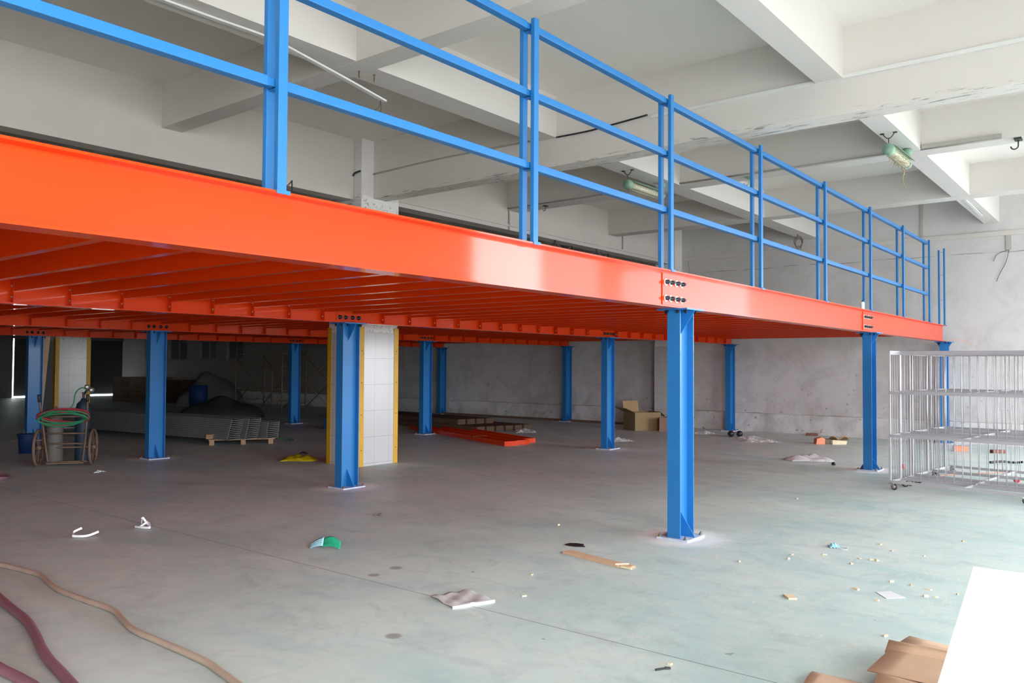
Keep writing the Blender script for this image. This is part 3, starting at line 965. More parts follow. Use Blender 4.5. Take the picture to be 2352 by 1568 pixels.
trunk((5.275, 6.29, 4.20), (5.305, 6.32, ZS), 'short vertical conduit on the header wall under the conduit bend')
trunk((9.55, 6.29, 4.31), (9.575, 6.32, ZC), 'tall thin vertical conduit on the header wall near the corner pillar')
wire_u('dangling_wire', smooth_path([(12.33, 6.0, 4.31), (12.332, 5.95, 4.05), (12.338, 5.85, 3.75), (12.338, 5.8, 3.6), (12.338, 5.82, 3.2)]), 'thin cable drooping down the wall beside the corner pillar', 'cable', 0.006, 'conduit')

# ------------------------------------------------------------------ wire trolleys
def caster(parent, x, y, a):
    c = thing('caster', '', '', (x, y, 0))
    for k in ('label', 'category'): del c[k]
    c.parent = parent
    c.rotation_euler = (0, 0, a)
    MB().lathe([(0.0, -0.014), (0.030, -0.014), (0.040, -0.012), (0.0425, 0), (0.040, 0.012), (0.030, 0.014), (0.0, 0.014)], (0.02, 0, 0.0425), 18, 'y').build('wheel', 'tread', c)
    MB().lathe([(0.0, -0.016), (0.028, -0.016), (0.028, 0.016), (0.0, 0.016)], (0.02, 0, 0.0425), 14, 'y')\
        .prism([(-0.025, 0.088), (0.03, 0.088), (0.028, 0.035), (0.012, 0.035)], 'y', -0.022, -0.018).prism([(-0.025, 0.088), (0.03, 0.088), (0.028, 0.035), (0.012, 0.035)], 'y', 0.018, 0.022)\
        .box(-0.04, 0.04, -0.035, 0.035, 0.086, 0.092).build('fork', 'zinc', c)
    return c
def trolley(x, y, rz, wd, seed, label):
    """long side runs along local -y, end frame at local y=0, casters below"""
    t = thing('wire_trolley', label, 'trolley', (x, y, 0), rz, 'nested grey wire trolleys')
    ln, zt = 1.72, 1.80
    T = 0.024
    levels = (0.105, 0.70, 1.26)
    fr = MB()
    for px in (0, wd):
        for py in ((0, -ln) if px == 0 else (0, -ln)):
            fr.box(px-T/2, px+T/2, py-T/2, py+T/2, 0.095, zt)
    fr.bar((0, 0, zt-0.02), (wd, 0, zt-0.02), T, 0.05)
    fr.bar((0, -ln, zt-0.02), (wd, -ln, zt-0.02), T, 0.05)
    fr.bar((wd, 0, zt-0.02), (wd, -ln, zt-0.02), T, 0.05)
    fr.build('frame', 'cage', t)
    for z in levels:
        s_ = MB()
        s_.bar((0, 0, z), (0, -ln, z), T, 0.035)
        s_.bar((wd+(0.22 if z < 0.2 else 0), 0, z), (wd+(0.22 if z < 0.2 else 0), -ln, z), T, 0.035)
        for yy in (0, -ln*0.5, -ln):
            s_.bar((0, yy, z), (wd+(0.22 if z < 0.2 else 0), yy, z), T, 0.03)
        s_.build('shelf_frame', 'cage', t)
    rnd = random.Random(seed)
    wr = 0.0042
    def rod(p, q, b):
        p, q = Vector(p), Vector(q)
        m = p.lerp(q, 0.5)+Vector((b[0], b[1], 0))
        return MB().tube([p, p.lerp(m, 0.55), m, m.lerp(q, 0.45), q], wr, 5)
    # back side rods (full height), end rods
    n = 17
    for k in range(n):
        yy = -ln*(k+0.6)/(n+0.2)
        b = (rnd.uniform(-0.006, 0.006), rnd.uniform(-0.02, 0.02) if rnd.random() < 0.35 else rnd.uniform(-0.004, 0.004))
        rod((wd, yy, 0.70), (wd, yy+rnd.uniform(-0.01, 0.01), zt-0.03), b).build('upright_rod', 'cage', t)
        rod((wd+0.0, yy, 0.12), (wd, yy, 0.70), (0, rnd.uniform(-0.006, 0.006))).build('upright_rod', 'cage', t)
    ne = 3 if wd < 0.4 else 5
    for k in range(ne):
        xx = wd*(k+1)/(ne+1)
        rod((xx, 0, 0.105), (xx, 0, zt-0.04), (rnd.uniform(-0.006, 0.006), 0)).build('upright_rod', 'cage', t)
        rod((xx, -ln, 0.105), (xx, -ln, zt-0.04), (rnd.uniform(-0.006, 0.006), 0)).build('upright_rod', 'cage', t)
    for px, py in ((0.01, -0.03), (wd+0.2, -0.03), (0.01, -ln+0.2), (wd+0.2, -ln+0.2)):
        caster(t, px, py, rnd.uniform(-1.9, -1.2))
    return t
RZT = -0.135
trolley(4.44, -0.757, RZT, 0.33, 1, 'nearest grey wire trolley, its caster clear on the open floor')
trolley(4.82, -0.80, RZT, 0.32, 2, 'second grey wire trolley in the nested row, behind the nearest one')
trolley(5.30, -0.84, RZT, 0.55, 3, 'third grey wire trolley in the nested row')
trolley(6.02, -0.93, RZT, 0.55, 4, 'farthest grey wire trolley in the nested row')

# ------------------------------------------------------------------ foreground table, cardboard
t = thing('work_table', 'white laminate table top cut off by the lower right corner', 'table', (-4.0, -3.5, 0), -0.0)
bd = MB()
bd.prism([(1.012, 0.626), (1.038, -0.55), (-1.3, -0.78), (-1.3, 0.52), (-0.511, 0.478)], 'z', 0.732, 0.75)
bd2 = [(1.012, 0.626), (1.045, -0.75), (-1.2, -0.90), (-1.2, 0.405)]
bd = MB().prism(bd2[::-1], 'z', 0.734, 0.75)
bd.build('table_top', 'laminate', t)
MB().prism([(p[0]*1.002, p[1]*1.002) for p in bd2][::-1], 'z', 0.722, 0.7335).build('core_board', 'edgeband', t)
for px, py in ((0.85, 0.40), (0.87, -0.60), (-1.05, 0.2), (-1.05, -0.75)):
    MB().box(px-0.02, px+0.02, py-0.02, py+0.02, 0, 0.722).build('leg', 'darksteel', t)
MB().box(-1.02, 0.85, -0.62, -0.58, 0.66, 0.722).box(-1.02, 0.85, 0.16, 0.2, 0.66, 0.722).build('apron_rail', 'darksteel', t)

def wob(s, amp, f=7.0):
    return lambda u, v: amp*(math.sin(f*u+s)*math.cos(f*1.3*v+s*2)+0.5*math.sin(f*2.1*v+s*3+f*u))
# flattened cartons
t = thing('cardboard_carton', 'flattened brown cardboard carton with folded flap beside white table', 'cardboard', (-2.28, -2.60, 0), -0.1)
def card1(u, v):
    return (-0.32+0.62*u, 0.24-0.9*v, 0.065+0.03*math.sin(2*u+1.5*v))
MB().sheet(card1, 8, 8, 0.006).build('panel', 'ply', t)
MB().sheet(lambda u, v: (-0.34-0.10*u, 0.18-0.80*v, 0.075-0.07*u), 3, 6, 0.006).build('flap', 'ply', t)
MB().sheet(lambda u, v: (-0.02+0.06*u+0.06*v, 0.26-0.85*v, 0.078+0.05*u+0.012*v), 3, 6, 0.005).build('flap', 'ply', t)
MB().box(-0.32, 0.28, -0.62, 0.20, 0.0, 0.03).build('inner_layer', 'card', t)
tag(MB().sheet(lambda u, v: (-2.62-0.42*u, -2.07-0.36*v-0.05*u, 0.012+0.012*math.sin(5*u)*math.sin(3*v+1)), 8, 6, 0.006).build('cardboard_sheet', 'ply'),
    'flat brown cardboard sheet at the bottom edge of the floor', 'cardboard')

# ------------------------------------------------------------------ hoses
def hose(name, pts, r, m, label):
    return tag(MB().tube(smooth_path([(x, y, r*1.0) for x, y in pts], 8), r, 10).build(name, m), label, 'hose')
hose('air_hose', [(-4.60, 4.2), (-4.538, 3.795), (-4.436, 3.565), (-4.388, 3.279), (-4.368, 2.979), (-4.427, 2.647), (-4.45, 2.418), (-4.443, 2.074), (-4.432, 1.735), (-4.49, 1.476),
      (-4.539, 1.244), (-4.544, 0.935), (-4.546, 0.656), (-4.555, 0.426), (-4.58, 0.285), (-4.603, 0.151), (-4.66, -0.049), (-4.9, -0.4), (-5.3, -0.6)], 0.019, 'hose',
     'long thin beige hose winding across the floor at lower left')
hose('air_hose', [(-4.6, 3.6), (-4.716, 3.085), (-4.798, 2.535), (-4.841, 2.203), (-4.877, 1.907), (-4.954, 1.57), (-5.022, 1.32), (-5.075, 1.08), (-5.122, 0.786), (-5.189, 0.443), (-5.3, 0.1)],
     0.027, 'hose2', 'thick purple red hose curving down beside the beige one')
hose('air_hose', [(-5.25, 1.9), (-5.274, 1.421), (-5.28, 1.162), (-5.27, 0.949), (-5.28, 0.705), (-5.4, 0.4)], 0.027, 'hose2',
     'short end of purple red hose in the lower left corner')

# ------------------------------------------------------------------ litter on the open floor
PAPER = [(-0.794, -1.917), (-0.920, -2.017), (-0.812, -2.115), (-0.702, -1.993)]
rnd = random.Random(11)
chips = [(-0.212, -1.086), (-0.038, -1.053), (0.141, -1.268), (0.189, -1.543), (0.214, -1.667), (0.672, -1.678), (0.637, -1.937), (-0.046, -1.537),
         (0.204, -1.632), (-0.813, -1.789), (-0.433, -2.068), (-0.422, -1.932), (-0.479, -2.193), (-0.685, -2.218), (-0.662, -2.279), (-1.015, -1.982),
         (-0.482, -2.38), (-1.755, -2.216), (-1.934, -2.347), (-1.957, -2.407), (-1.969, -2.467), (-0.56, -0.806), (-2.981, -1.437), (1.509, -2.082),
         (-1.971, 0.248), (-0.273, 1.196), (2.911, -0.071), (0.875, -1.521), (-2.461, -0.053)]
for k, (x, y) in enumerate(chips):
    l, w_, h = rnd.uniform(0.02, 0.042), rnd.uniform(0.010, 0.018), rnd.uniform(0.008, 0.014)
    s_ = MB().prism([(-l/2, -w_/2), (l/2*0.9, -w_/2), (l/2, w_/2), (-l/2*0.8, w_/2*0.9)], 'z', 0, h)
    o = s_.build('wood_chip', 'palewood', None, (x, y, 0), rnd.uniform(0, 6))
    tag(o, 'small pale wood offcut lying on the sawdusty floor', 'wood chip', 'wood offcuts scattered on the floor')
tag(MB().box(-0.05, 0.05, -0.03, 0.03, 0, 0.012).build('wood_block', 'palewood', None, (-1.314, -1.491, 0), 0.7), 'pale flat wood block alone on the sawdusty floor, biggest offcut', 'wood block')
t = thing('wood_plank', 'plywood plank with a splintered end on the open floor', 'plank', (-1.235, 0.479, 0), math.atan2(-0.708, -0.135))
MB().prism([(0, 0.0), (0.62, 0.0), (0.66, 0.02), (0.70, 0.015), (0.73, 0.05), (0.70, 0.075), (0.73, 0.095), (0.0, 0.10)], 'z', 0, 0.016).build('board', 'ply', t)
MB().bar((0.60, -0.005, 0.022), (0.66, 0.09, 0.022), 0.010, 0.010).bar((0.66, 0.0, 0.012), (0.75, 0.02, 0.01), 0.02, 0.012).build('splinter', 'palewood', t)
tag(MB().prism([(-0.09, 0.0), (-0.06, 0.06), (0.0, 0.075), (0.07, 0.06), (0.065, 0.03), (0.10, -0.03), (0.02, -0.045), (-0.05, -0.03)], 'z', 0, 0.008).build('rubber_scrap', 'black', None, (-0.93, 0.56, 0), -1.2),
    'black flat rubber scrap beside the plank', 'scrap')
tag(MB().prism(PAPER, 'z', 0.001, 0.004).build('paper_sheet', 'paper'), 'small flat white paper sheet near the table', 'paper')
t = thing('plastic_sleeve', 'milky clear plastic sleeve with a white label edge on floor joint', 'plastic sleeve', (-2.78, 0.22, 0), 0)
MB().sheet(lambda u, v: (-0.11+0.30*u-0.10*v, 0.20-0.30*v-0.10*u, 0.012+0.008*math.sin(9*u+4*v)*math.sin(7*v)+0.006*math.sin(17*u)), 16, 16, 0.004).build('sleeve', 'milky', t)
MB().prism([(-0.215, -0.095), (-0.20, -0.075), (0.09, -0.185), (0.08, -0.21)], 'z', 0.0, 0.018).build('label_strip', 'paper', t)
t = thing('snack_wrapper', 'twisted green and silver snack wrapper on the floor', 'wrapper', (-2.41, 2.17, 0), -0.9)
MB().sheet(lambda u, v: (-0.01+0.16*u, -0.03+0.05*v-0.03*u, 0.006+0.05*v+0.045*math.sin(PI*(0.15+0.85*u))*(0.5+0.5*v)+0.005*math.sin(9*v)), 10, 8, 0.002).build('printed_half', 'foil', t)
MB().sheet(lambda u, v: (0.0-0.12*u, -0.05+0.05*v+0.02*u, 0.004+0.065*v*(1-0.5*u)+0.03*math.sin(PI*(0.45+0.55*u))+0.003*math.sin(25*v)), 8, 12, 0.002).build('silver_half', 'maskblue', t)
t = thing('face_mask', 'crumpled pale blue face mask with white ear loop on floor', 'mask', (0.50, -1.235, 0), 0.5)
MB().sheet(lambda u, v: (0.10*(u-0.5), 0.085*(v-0.5), 0.008+0.030*math.sin(PI*u)*math.sin(PI*v)+0.006*math.sin(20*v)), 10, 12, 0.003).build('mask_cloth', 'maskblue', t)
MB().tube(smooth_path([(-0.05, -0.03, 0.006), (-0.10, -0.05, 0.004), (-0.10, -0.09, 0.004), (-0.03, -0.10, 0.004), (0.03, -0.045, 0.006)]), 0.003, 6).build('ear_loop', 'paper', t)
for (x, y, a, lab, sh_) in ((-3.50, 4.22, 0.3, 'curled white plastic strap scrap on the shaded floor, nearer one', 0), (-2.98, 4.18, 0.9, 'looped white plastic strap scrap on floor joint, farther one', 1)):
    P_ = [(-0.10, 0.0, 0.01), (-0.09, 0.08, 0.03), (-0.02, 0.10, 0.055)] if not sh_ else [(0.05, 0.03, 0.005), (0, 0.05, 0.05), (-0.02, 0.02, 0.09), (-0.03, 0.03, 0.03)]
    Q_ = [(-0.11, -0.01, 0.012), (-0.04, -0.05, 0.008), (0.02, -0.06, 0.012), (0.10, -0.05, 0.035)] if not sh_ else [(-0.08, 0, 0.008), (0.0, -0.04, 0.01), (0.09, -0.05, 0.012), (0.02, 0.05, 0.04), (-0.02, -0.02, 0.012)]
    s_ = MB()
    for path in (P_, Q_):
        path = smooth_path(path, 4)
        for i in range(len(path)-1): s_.bar(path[i]+Vector((0, 0, 0.008)), path[i+1]+Vector((0, 0, 0.008)), 0.004, 0.020)
    tag(s_.build('plastic_strap', 'paper', None, (x, y, 0), -a), lab, 'strap')
def bagsheet(x, y, w_, d, h, seed, m, label, rz=0.0, name='plastic_bag'):
    r_ = random.Random(seed)
    ph = [r_.uniform(0, 6) for _ in range(6)]
    fn = lambda u, v: (w_*(u-0.5)+0.03*math.sin(7*v+ph[0]), d*(v-0.5)+0.03*math.sin(6*u+ph[1]),
                       0.006+h*math.sin(PI*u)**0.6*math.sin(PI*v)**0.6*(0.55+0.3*math.sin(9*u+ph[2])*math.cos(8*v+ph[3])+0.2*math.sin(19*u+11*v+ph[4])))
    return tag(MB().sheet(fn, 18, 14, 0.002).build(name, m, None, (x, y, 0), rz), label, 'plastic bag')
bagsheet(9.75, 3.1, 0.75, 0.40, 0.10, 1, 'film', 'crumpled clear plastic bag between the goggles and the orange carton scrap', -0.9)
bagsheet(10.4, 3.55, 0.55, 0.30, 0.07, 2, 'film', 'thin clear plastic film scrap just right of the black goggles', -0.7)
bagsheet(10.8, 4.85, 0.60, 0.30, 0.08, 3, 'film', 'clear plastic film scrap right of the nearest tall column, near red carton', -0.7)
bagsheet(7.05, 1.17, 0.75, 0.40, 0.13, 4, 'milky', 'pinkish grey plastic bag on the open floor under the deck edge', -0.9)
bagsheet(8.35, 8.25, 0.5, 0.4, 0.10, 6, 'film', 'small clear plastic wrapping on the dark beam stack', -0.7)['label'] = 'small clear plastic wrapping lying beside the dark beam stack'
bagsheet(7.9, 5.4, 0.60, 0.35, 0.09, 9, 'film', 'flat clear plastic scrap on the floor left of the second row column', -0.7)
t = thing('carton_scrap', 'torn orange and brown carton scrap lying under the far deck', 'carton scrap', (10.3, 1.80, 0), -0.9)
MB().prism([(-0.32, 0.0), (-0.12, 0.0), (-0.12, 0.10), (-0.20, 0.14), (-0.30, 0.11)], 'y', -0.08, 0.08).build('orange_piece', 'salmon', t)
MB().box(-0.14, -0.02, -0.08, 0.10, 0, 0.10).build('dark_piece', 'rust', t)
MB().sheet(lambda u, v: (-0.02+0.38*u, -0.1+0.2*v, 0.05+0.10*abs(math.sin(5*u+1))*(1-v)+0.03), 8, 4, 0.01).build('flap', 'card', t)
MB().prism([(0.0, 0), (0.28, 0), (0.30, 0.07), (0.0, 0.09)], 'y', -0.12, -0.10).build('pale_side', 'palewood', t)
tag(MB().box(-0.13, 0.13, -0.06, 0.06, 0, 0.055).build('brick', 'brick', None, (12.05, 2.75, 0), -1.3, 0.004), 'red brick lying at the foot of the scuffed wall', 'brick')
tag(MB().box(-0.12, 0.12, -0.055, 0.055, 0, 0.10).build('brick', 'salmon', None, (10.5, -0.55, 0), -1.2, 0.004), 'orange brick seen through the trolley bars', 'brick')
tag(MB().box(-0.12, 0.12, -0.055, 0.055, 0, 0.06).build('brick', 'brick', None, (10.6, -1.15, 0), -0.9, 0.004), 'dark red brick seen through the trolley bars', 'brick')
tag(MB().tube(smooth_path([(8.6, -1.3, 0.02), (8.8, -1.45, 0.03), (8.9, -1.62, 0.015), (8.85, -1.75, 0.04)]), 0.02, 6).build('rubber_strip', 'black'), 'curved black rubber strip seen through the trolley bars', 'strip')
tag(MB().lathe([(0, 0), (0.035, 0.01), (0.045, 0.04), (0.03, 0.08), (0, 0.09)], (6.3, -1.95, 0), 12).build('plastic_ball', 'redplastic'), 'round red plastic ball on the floor behind the trolleys', 'ball')
tag(MB().lathe([(0, 0), (0.03, 0.0), (0.03, 0.07), (0, 0.07)], (6.9, -0.35, 0), 10).build('plastic_tub', 'redplastic'), 'small upright red tub seen between the left trolley bars', 'tub')
tag(MB().tube(smooth_path([(6.0, -0.9, 0.01), (6.7, -1.2, 0.012), (7.4, -1.7, 0.01)]), 0.006, 5).build('cord', 'salmon'), 'thin orange cord on the floor behind the trolleys', 'cord')
tag(MB().lathe([(0, 0), (0.03, 0.004), (0.035, 0.03), (0.015, 0.05), (0, 0.05)], (6.62, 0.62, 0), 10)  .build('rubber_bung', 'black'), 'small black rubber bung on the floor left of the second front column', 'bung')
# goggles
t = thing('goggles', 'black rubber goggles on the floor in front of the wall column', 'goggles', (10.53, 3.95, 0), -0.9)
for s in (-1, 1):
    MB().lathe([(0, -0.05), (0.06, -0.045), (0.072, 0.0), (0.065, 0.05), (0.0, 0.05)], (s*0.095, 0, 0.07), 14, 'y').build('eye_cup', 'black', t)
MB().bar((-0.06, 0, 0.09), (0.06, 0, 0.09), 0.05, 0.04).build('nose_bridge', 'black', t)
# oil spots are in the floor; dark dropped bolts
for x, y in ((-1.6, 3.35), (-2.05, 0.2), (-0.2, 3.7)):
    pass
tag(MB().lathe([(0, 0), (0.02, 0), (0.025, 0.01), (0.012, 0.02), (0, 0.02)], (-1.05, 2.95, 0), 8).bar((-1.05, 2.95, 0.012), (-1.10, 2.98, 0.012), 0.012, 0.012).build('nut', 'rust'),
    'small dark bolt dropped on the floor above the green wrapper', 'bolt')
tag(MB().bar((-3.11, -1.42, 0.006), (-3.06, -1.45, 0.006), 0.009, 0.009).bar((-3.06, -1.45, 0.009), (-3.04, -1.47, 0.006), 0.014, 0.008).build('metal_clip', 'darksteel'),
    'small dark metal clip near the bottom picture edge', 'clip')

# ------------------------------------------------------------------ by the right wall
t = thing('cardboard_box', 'open olive brown cardboard box against the wall pilaster', 'box', (10.95, 6.56, 0), -0.55)
bw, bd_, bh = 0.36, 0.30, 0.44
s_ = MB().box(-bw, bw, -bd_, -bd_+0.01, 0, bh).box(-bw, bw, bd_-0.01, bd_, 0, bh).box(-bw, -bw+0.01, -bd_+0.01, bd_-0.01, 0, bh).box(bw-0.01, bw, -bd_+0.01, bd_-0.01, 0, bh).box(-bw+0.01, bw-0.01, -bd_+0.01, bd_-0.01, 0, 0.01)
s_.build('box_body', 'dullbox', t)
MB().prism([(-bw, bh), (-bw-0.24, bh+0.10), (-bw-0.24, bh+0.11), (-bw, bh+0.01)], 'y', -bd_, bd_).build('flap', 'dullbox', t)
MB().prism([(bd_-0.01, bh), (bd_, bh), (bd_+0.06, bh+0.26), (bd_+0.05, bh+0.26)], 'x', -bw, bw*0.2).build('flap', 'card', t)
MB().prism([(bw, bh), (bw+0.12, bh-0.10), (bw+0.12, bh-0.09), (bw, bh+0.01)], 'y', -bd_, bd_).build('flap', 'yellow' if False else 'dullbox', t)
t = thing('printed_carton', 'pink white carton with red writing, half behind the nearest column', 'box', (11.08, 5.76, 0), 0.0)
MB().box(-0.36, 0.36, -0.2, 0.2, 0, 0.34).build('carton_body', 'pinkcard', t, bevel=0.004)
MB().box(-0.362, 0.362, -0.2025, -0.1995, 0.0, 0.06).build('red_band', 'redprint', t)
MB().box(-0.36, 0.36, -0.202, -0.1995, 0.252, 0.256).build('lid_seam', 'card', t)
fc = bpy.data.curves.new('lettering', 'FONT')
fc.body = '上海涂料'
fc.size = 0.13
fc.extrude = 0.0008
fo = bpy.data.objects.new('lettering', fc)
C.objects.link(fo)
fo.parent = t
fo.location = (-0.24, -0.2015, 0.11)
fo.rotation_euler = (PI/2, 0, 0)
bpy.context.view_layer.update()
_me = bpy.data.meshes.new_from_object(fo.evaluated_get(bpy.context.evaluated_depsgraph_get()))
_me.materials.clear()
_me.materials.append(M['redprint'])
lo = bpy.data.objects.new('lettering', _me)
C.objects.link(lo)
lo.parent, lo.location, lo.rotation_euler = t, fo.location, fo.rotation_euler
bpy.data.objects.remove(fo)
lo.name = 'lettering'
t = thing('drink_bottle', 'clear drink bottle with dark green label on the wall ledge', 'bottle', (XW-0.028, 7.63, 0.449))
MB().lathe([(0.0, 0), (0.024, 0.002), (0.026, 0.02), (0.026, 0.17), (0.014, 0.22), (0.011, 0.24), (0.011, 0.25)], n=14).build('bottle_body', 'bottle', t)
MB().lathe([(0.0265, 0.07), (0.0265, 0.14)], n=14).build('bottle_label', 'glassgreen', t)
MB().lathe([(0.0, 0.25), (0.013, 0.25), (0.013, 0.27), (0, 0.27)], n=10).build('cap', 'paper', t)

# orange channels lying on the floor, end toward the viewer
AN = math.atan2(10.6-6.5, 6.75-5.62)   # direction along the bundle
for k, (x, y, z, lab) in enumerate(((5.60, 6.47, 0.0, 'left orange steel channel of the three on the floor'), (5.94, 6.45, 0.0, 'middle orange steel channel of the three on the floor'),
                               (6.33, 6.58, 0.0, 'right orange steel channel of the three on the floor, set a little farther back'))):
    t = thing('steel_channel', lab, 'channel', (x, y, z), math.radians(68.3), 'orange channels on the floor')
    MB().prism([(-0.15, 0.0), (0.15, 0.0), (0.15, 0.09), (0.144, 0.09), (0.144, 0.006), (-0.144, 0.006), (-0.144, 0.09), (-0.15, 0.09)], 'x', 0, (4.8, 4.1, 3.0)[k]).build('channel_web', 'orange', t)
    MB().box(-0.006, 0.0, -0.15, 0.15, 0, 0.09).build('end_plate', 'orange', t)
    if k == 0:
        MB().box(1.3, 1.318, -0.153, 0.153, 0.091, 0.094).box(1.3, 1.318, 0.151, 0.154, 0, 0.094).build('strap', 'greenstrap', t)
for q in [o for o in bpy.data.objects if o.name.startswith('channel_web')]:
    q.data.transform(Matrix.Rotation(0, 4, 'X'))
    # profile was drawn in (y, z) of the x-axis prism already

# stacks of dark box sections behind, several visible ends
src = None
for k in range(10):
    if k < 6: x, y, z = 7.62+k*0.262, 8.98-k*0.076, 0.0
    else: x, y, z = 7.80+(k-6)*0.262, 9.75-(k-6)*0.076, 0.131
    if src is None:
        src = MB().prism([(-0.125, 0.0), (0.125, 0.0), (0.125, 0.13), (-0.125, 0.13)], 'x', 0.02, 5.0)\
            .box(0.0, 0.02, -0.12, 0.12, 0.004, 0.126).build('steel_box_section', 'brownsteel')
        o = src
    else:
        o = src.copy()
        C.objects.link(o)
    o.location = (x, y, z)
    o.rotation_euler = (0, 0, math.radians(84))
    tag(o, 'dark brown steel section, %s from the left in the %s layer of the low stack' % (ordinal(k+1 if k < 6 else k-5), 'lower' if k < 6 else 'upper'), 'steel section',
        'dark sections in the low floor stack' if k < 6 else 'dark sections in the upper layer')
tag(MB().box(0, 7.0, -0.03, 0.03, 0, 0.06).build('steel_tube', 'rust', None, (12.1, 7.4, 0), math.radians(90.5)), 'single pale steel tube lying along the wall foot', 'tube')

# galvanised decking planks on the pallet
t = thing('wood_pallet', 'low wooden pallet under the galvanised decking planks', 'pallet', (2.32, 10.62, 0), math.radians(-29))
for k in range(6):
    MB().box(-0.62+k*0.005, 0.62, -0.05+k*0.2, 0.06+k*0.2, 0.09, 0.11).build('top_board', 'wood', t)
for px in (-0.56, 0.02, 0.54):
    MB().box(px-0.045, px+0.045, -0.05, 1.06, 0.0, 0.09).build('runner', 'wood', t)
tag(MB().box(-0.07, 0.07, -0.05, 0.05, 0, 0.09).build('wood_block', 'wood', None, (1.86, 11.02, 0.11), -0.4), 'wooden block standing on the pallet end beside the decking', 'wood block')
deckp = MB()
def plank_prof(w_, h):
    return [(-w_, 0), (w_, 0), (w_, h), (w_-0.014, h), (w_-0.014, h-0.007), (w_-0.007, h-0.007), (w_-0.007, 0.009), (-w_+0.007, 0.009), (-w_+0.007, h-0.007), (-w_+0.014, h-0.007), (-w_+0.014, h), (-w_, h)]
deckp.prism([(p[0], p[1]) for p in plank_prof(0.15, 0.034)], 'x', 0, 6.0)
src = None
AD = math.radians(96)
for c_, (x, y, n, lean) in enumerate(((2.02, 10.53, 11, 0.010), (2.36, 10.44, 11, 0.008), (2.73, 10.28, 9, 0.004))):
    for k in range(n):
        if src is None:
            src = deckp.build('decking_plank', 'galv')
            o = src
        else:
            o = src.copy()
            C.objects.link(o)
        o.location = (x+0.06+lean*k, y+0.02, 0.111+0.0365*k)
        o.rotation_euler = (0, 0, AD)
        tag(o, 'galvanised decking plank on the pallet, %s from the top of the %s stack' % (ordinal(n-k), ('left', 'middle', 'right')[c_]),
            'decking plank', ['left stack of decking planks', 'middle stack of decking planks', 'right stack of decking planks'][c_])
tag(MB().tube(smooth_path([(3.30, 10.35, 0.01), (3.45, 10.5, 0.02), (3.5, 10.8, 0.01), (3.4, 11.0, 0.015)]), 0.008, 6).build('strap', 'green'), 'thin green strap on the floor at the pallet end', 'strap')
# yellow sack
t = thing('sack', 'crumpled yellow and green sack on the floor by the tiled pillar', 'sack', (1.45, 7.65, 0), -0.8)
MB().sheet(lambda u, v: (-0.28+0.56*u+0.03*math.sin(5*v), -0.20+0.40*v+0.03*math.sin(6*u), 0.01+0.09*math.sin(PI*u)**0.5*math.sin(PI*v)**0.5*(0.7+0.3*math.sin(11*u+3)*math.cos(9*v))), 16, 12, 0.01).build('sack_cloth', 'yellowbag', t)
MB().sheet(lambda u, v: (-0.02+0.14*u, 0.02+0.12*v, 0.10+0.03*math.sin(PI*u)*math.sin(PI*v)), 5, 5, 0.01).build('dark_patch', 'darksteel', t)
# blue clamps right of it, in the shade
for k, (x, y) in enumerate(((5.9, 12.3), (6.3, 12.1), (6.65, 11.6))):
    o = tag(MB().box(-0.13, 0.13, -0.12, 0.12, 0, 0.10).box(-0.13, -0.11, -0.12, 0.12, 0.10, 0.24).box(0.09, 0.11, -0.12, 0.12, 0.10, 0.2).build('steel_bracket', 'blue', None, (x, y, 0), 0.3*k),
            ['blue steel bracket on the shaded floor, left of three', 'blue steel bracket on the shaded floor, middle of three', 'blue steel bracket on the shaded floor, right of three'][k], 'bracket', 'blue brackets left of the tiled pillar')

# ------------------------------------------------------------------ gas cylinder cart
t = thing('cylinder_cart', 'rusty two wheeled welding cart carrying gas cylinders and hoses', 'cart', (-1.36, 9.72, 0), -0.62)
for s in (-1, 1):
    wl = MB()
    wl.tube([(s*0.38, 0.27*math.cos(a), 0.28+0.27*math.sin(a)) for a in [2*PI*q/28 for q in range(28)]], 0.022, 8, True)
    wl.lathe([(0.0, -0.04), (0.035, -0.04), (0.035, 0.04), (0, 0.04)], (s*0.38, 0, 0.28), 10, 'x')
    wo = wl.build('wheel', 'rust', t)
    sp = MB()
    for q in range(8):
        a = 2*PI*q/8
        sp.tube([(s*0.38, 0, 0.28), (s*0.38, 0.26*math.cos(a), 0.28+0.26*math.sin(a))], 0.006, 5)
    sp.build('spoke', 'rust', wo)
cf = MB()
for s in (-1, 1):
    cf.tube(smooth_path([(s*0.24, -0.02, 0.06), (s*0.28, -0.06, 0.4), (s*0.31, -0.12, 0.75), (s*0.33, -0.2, 1.0)]), 0.016, 7)
for z, y in ((0.06, 0.0), (0.34, -0.04), (0.50, -0.07), (0.76, -0.12)):
    cf.tube([(-0.3, y, z), (0.3, y, z)], 0.012, 7)
cf.tube([(-0.42, 0, 0.28), (0.42, 0, 0.28)], 0.014, 7)
cf.box(-0.26, 0.26, -0.04, 0.24, 0.03, 0.05)
cf.build('cart_frame', 'rust', t)
for s in (-1, 1):
    MB().tube([(s*0.33, -0.2, 0.99), (s*0.335, -0.22, 1.10)], 0.022, 8).build('grip', 'tread', t)
t2 = thing('gas_cylinder', 'short grey gas cylinder on the welding cart', 'gas cylinder', (-1.36+(-0.11)*math.cos(0.62)-0.0, 9.72+0.11*math.sin(0.62)+0.12, 0.05), 0)
MB().lathe([(0.0, 0), (0.11, 0.0), (0.12, 0.03), (0.12, 0.60), (0.10, 0.68), (0.04, 0.73), (0.03, 0.76)], n=20).build('cylinder_body', 'greycyl', t2)
MB().lathe([(0.0, 0.76), (0.02, 0.76), (0.02, 0.80), (0.035, 0.82), (0.035, 0.85), (0, 0.86)], n=12).build('valve', 'rust', t2)
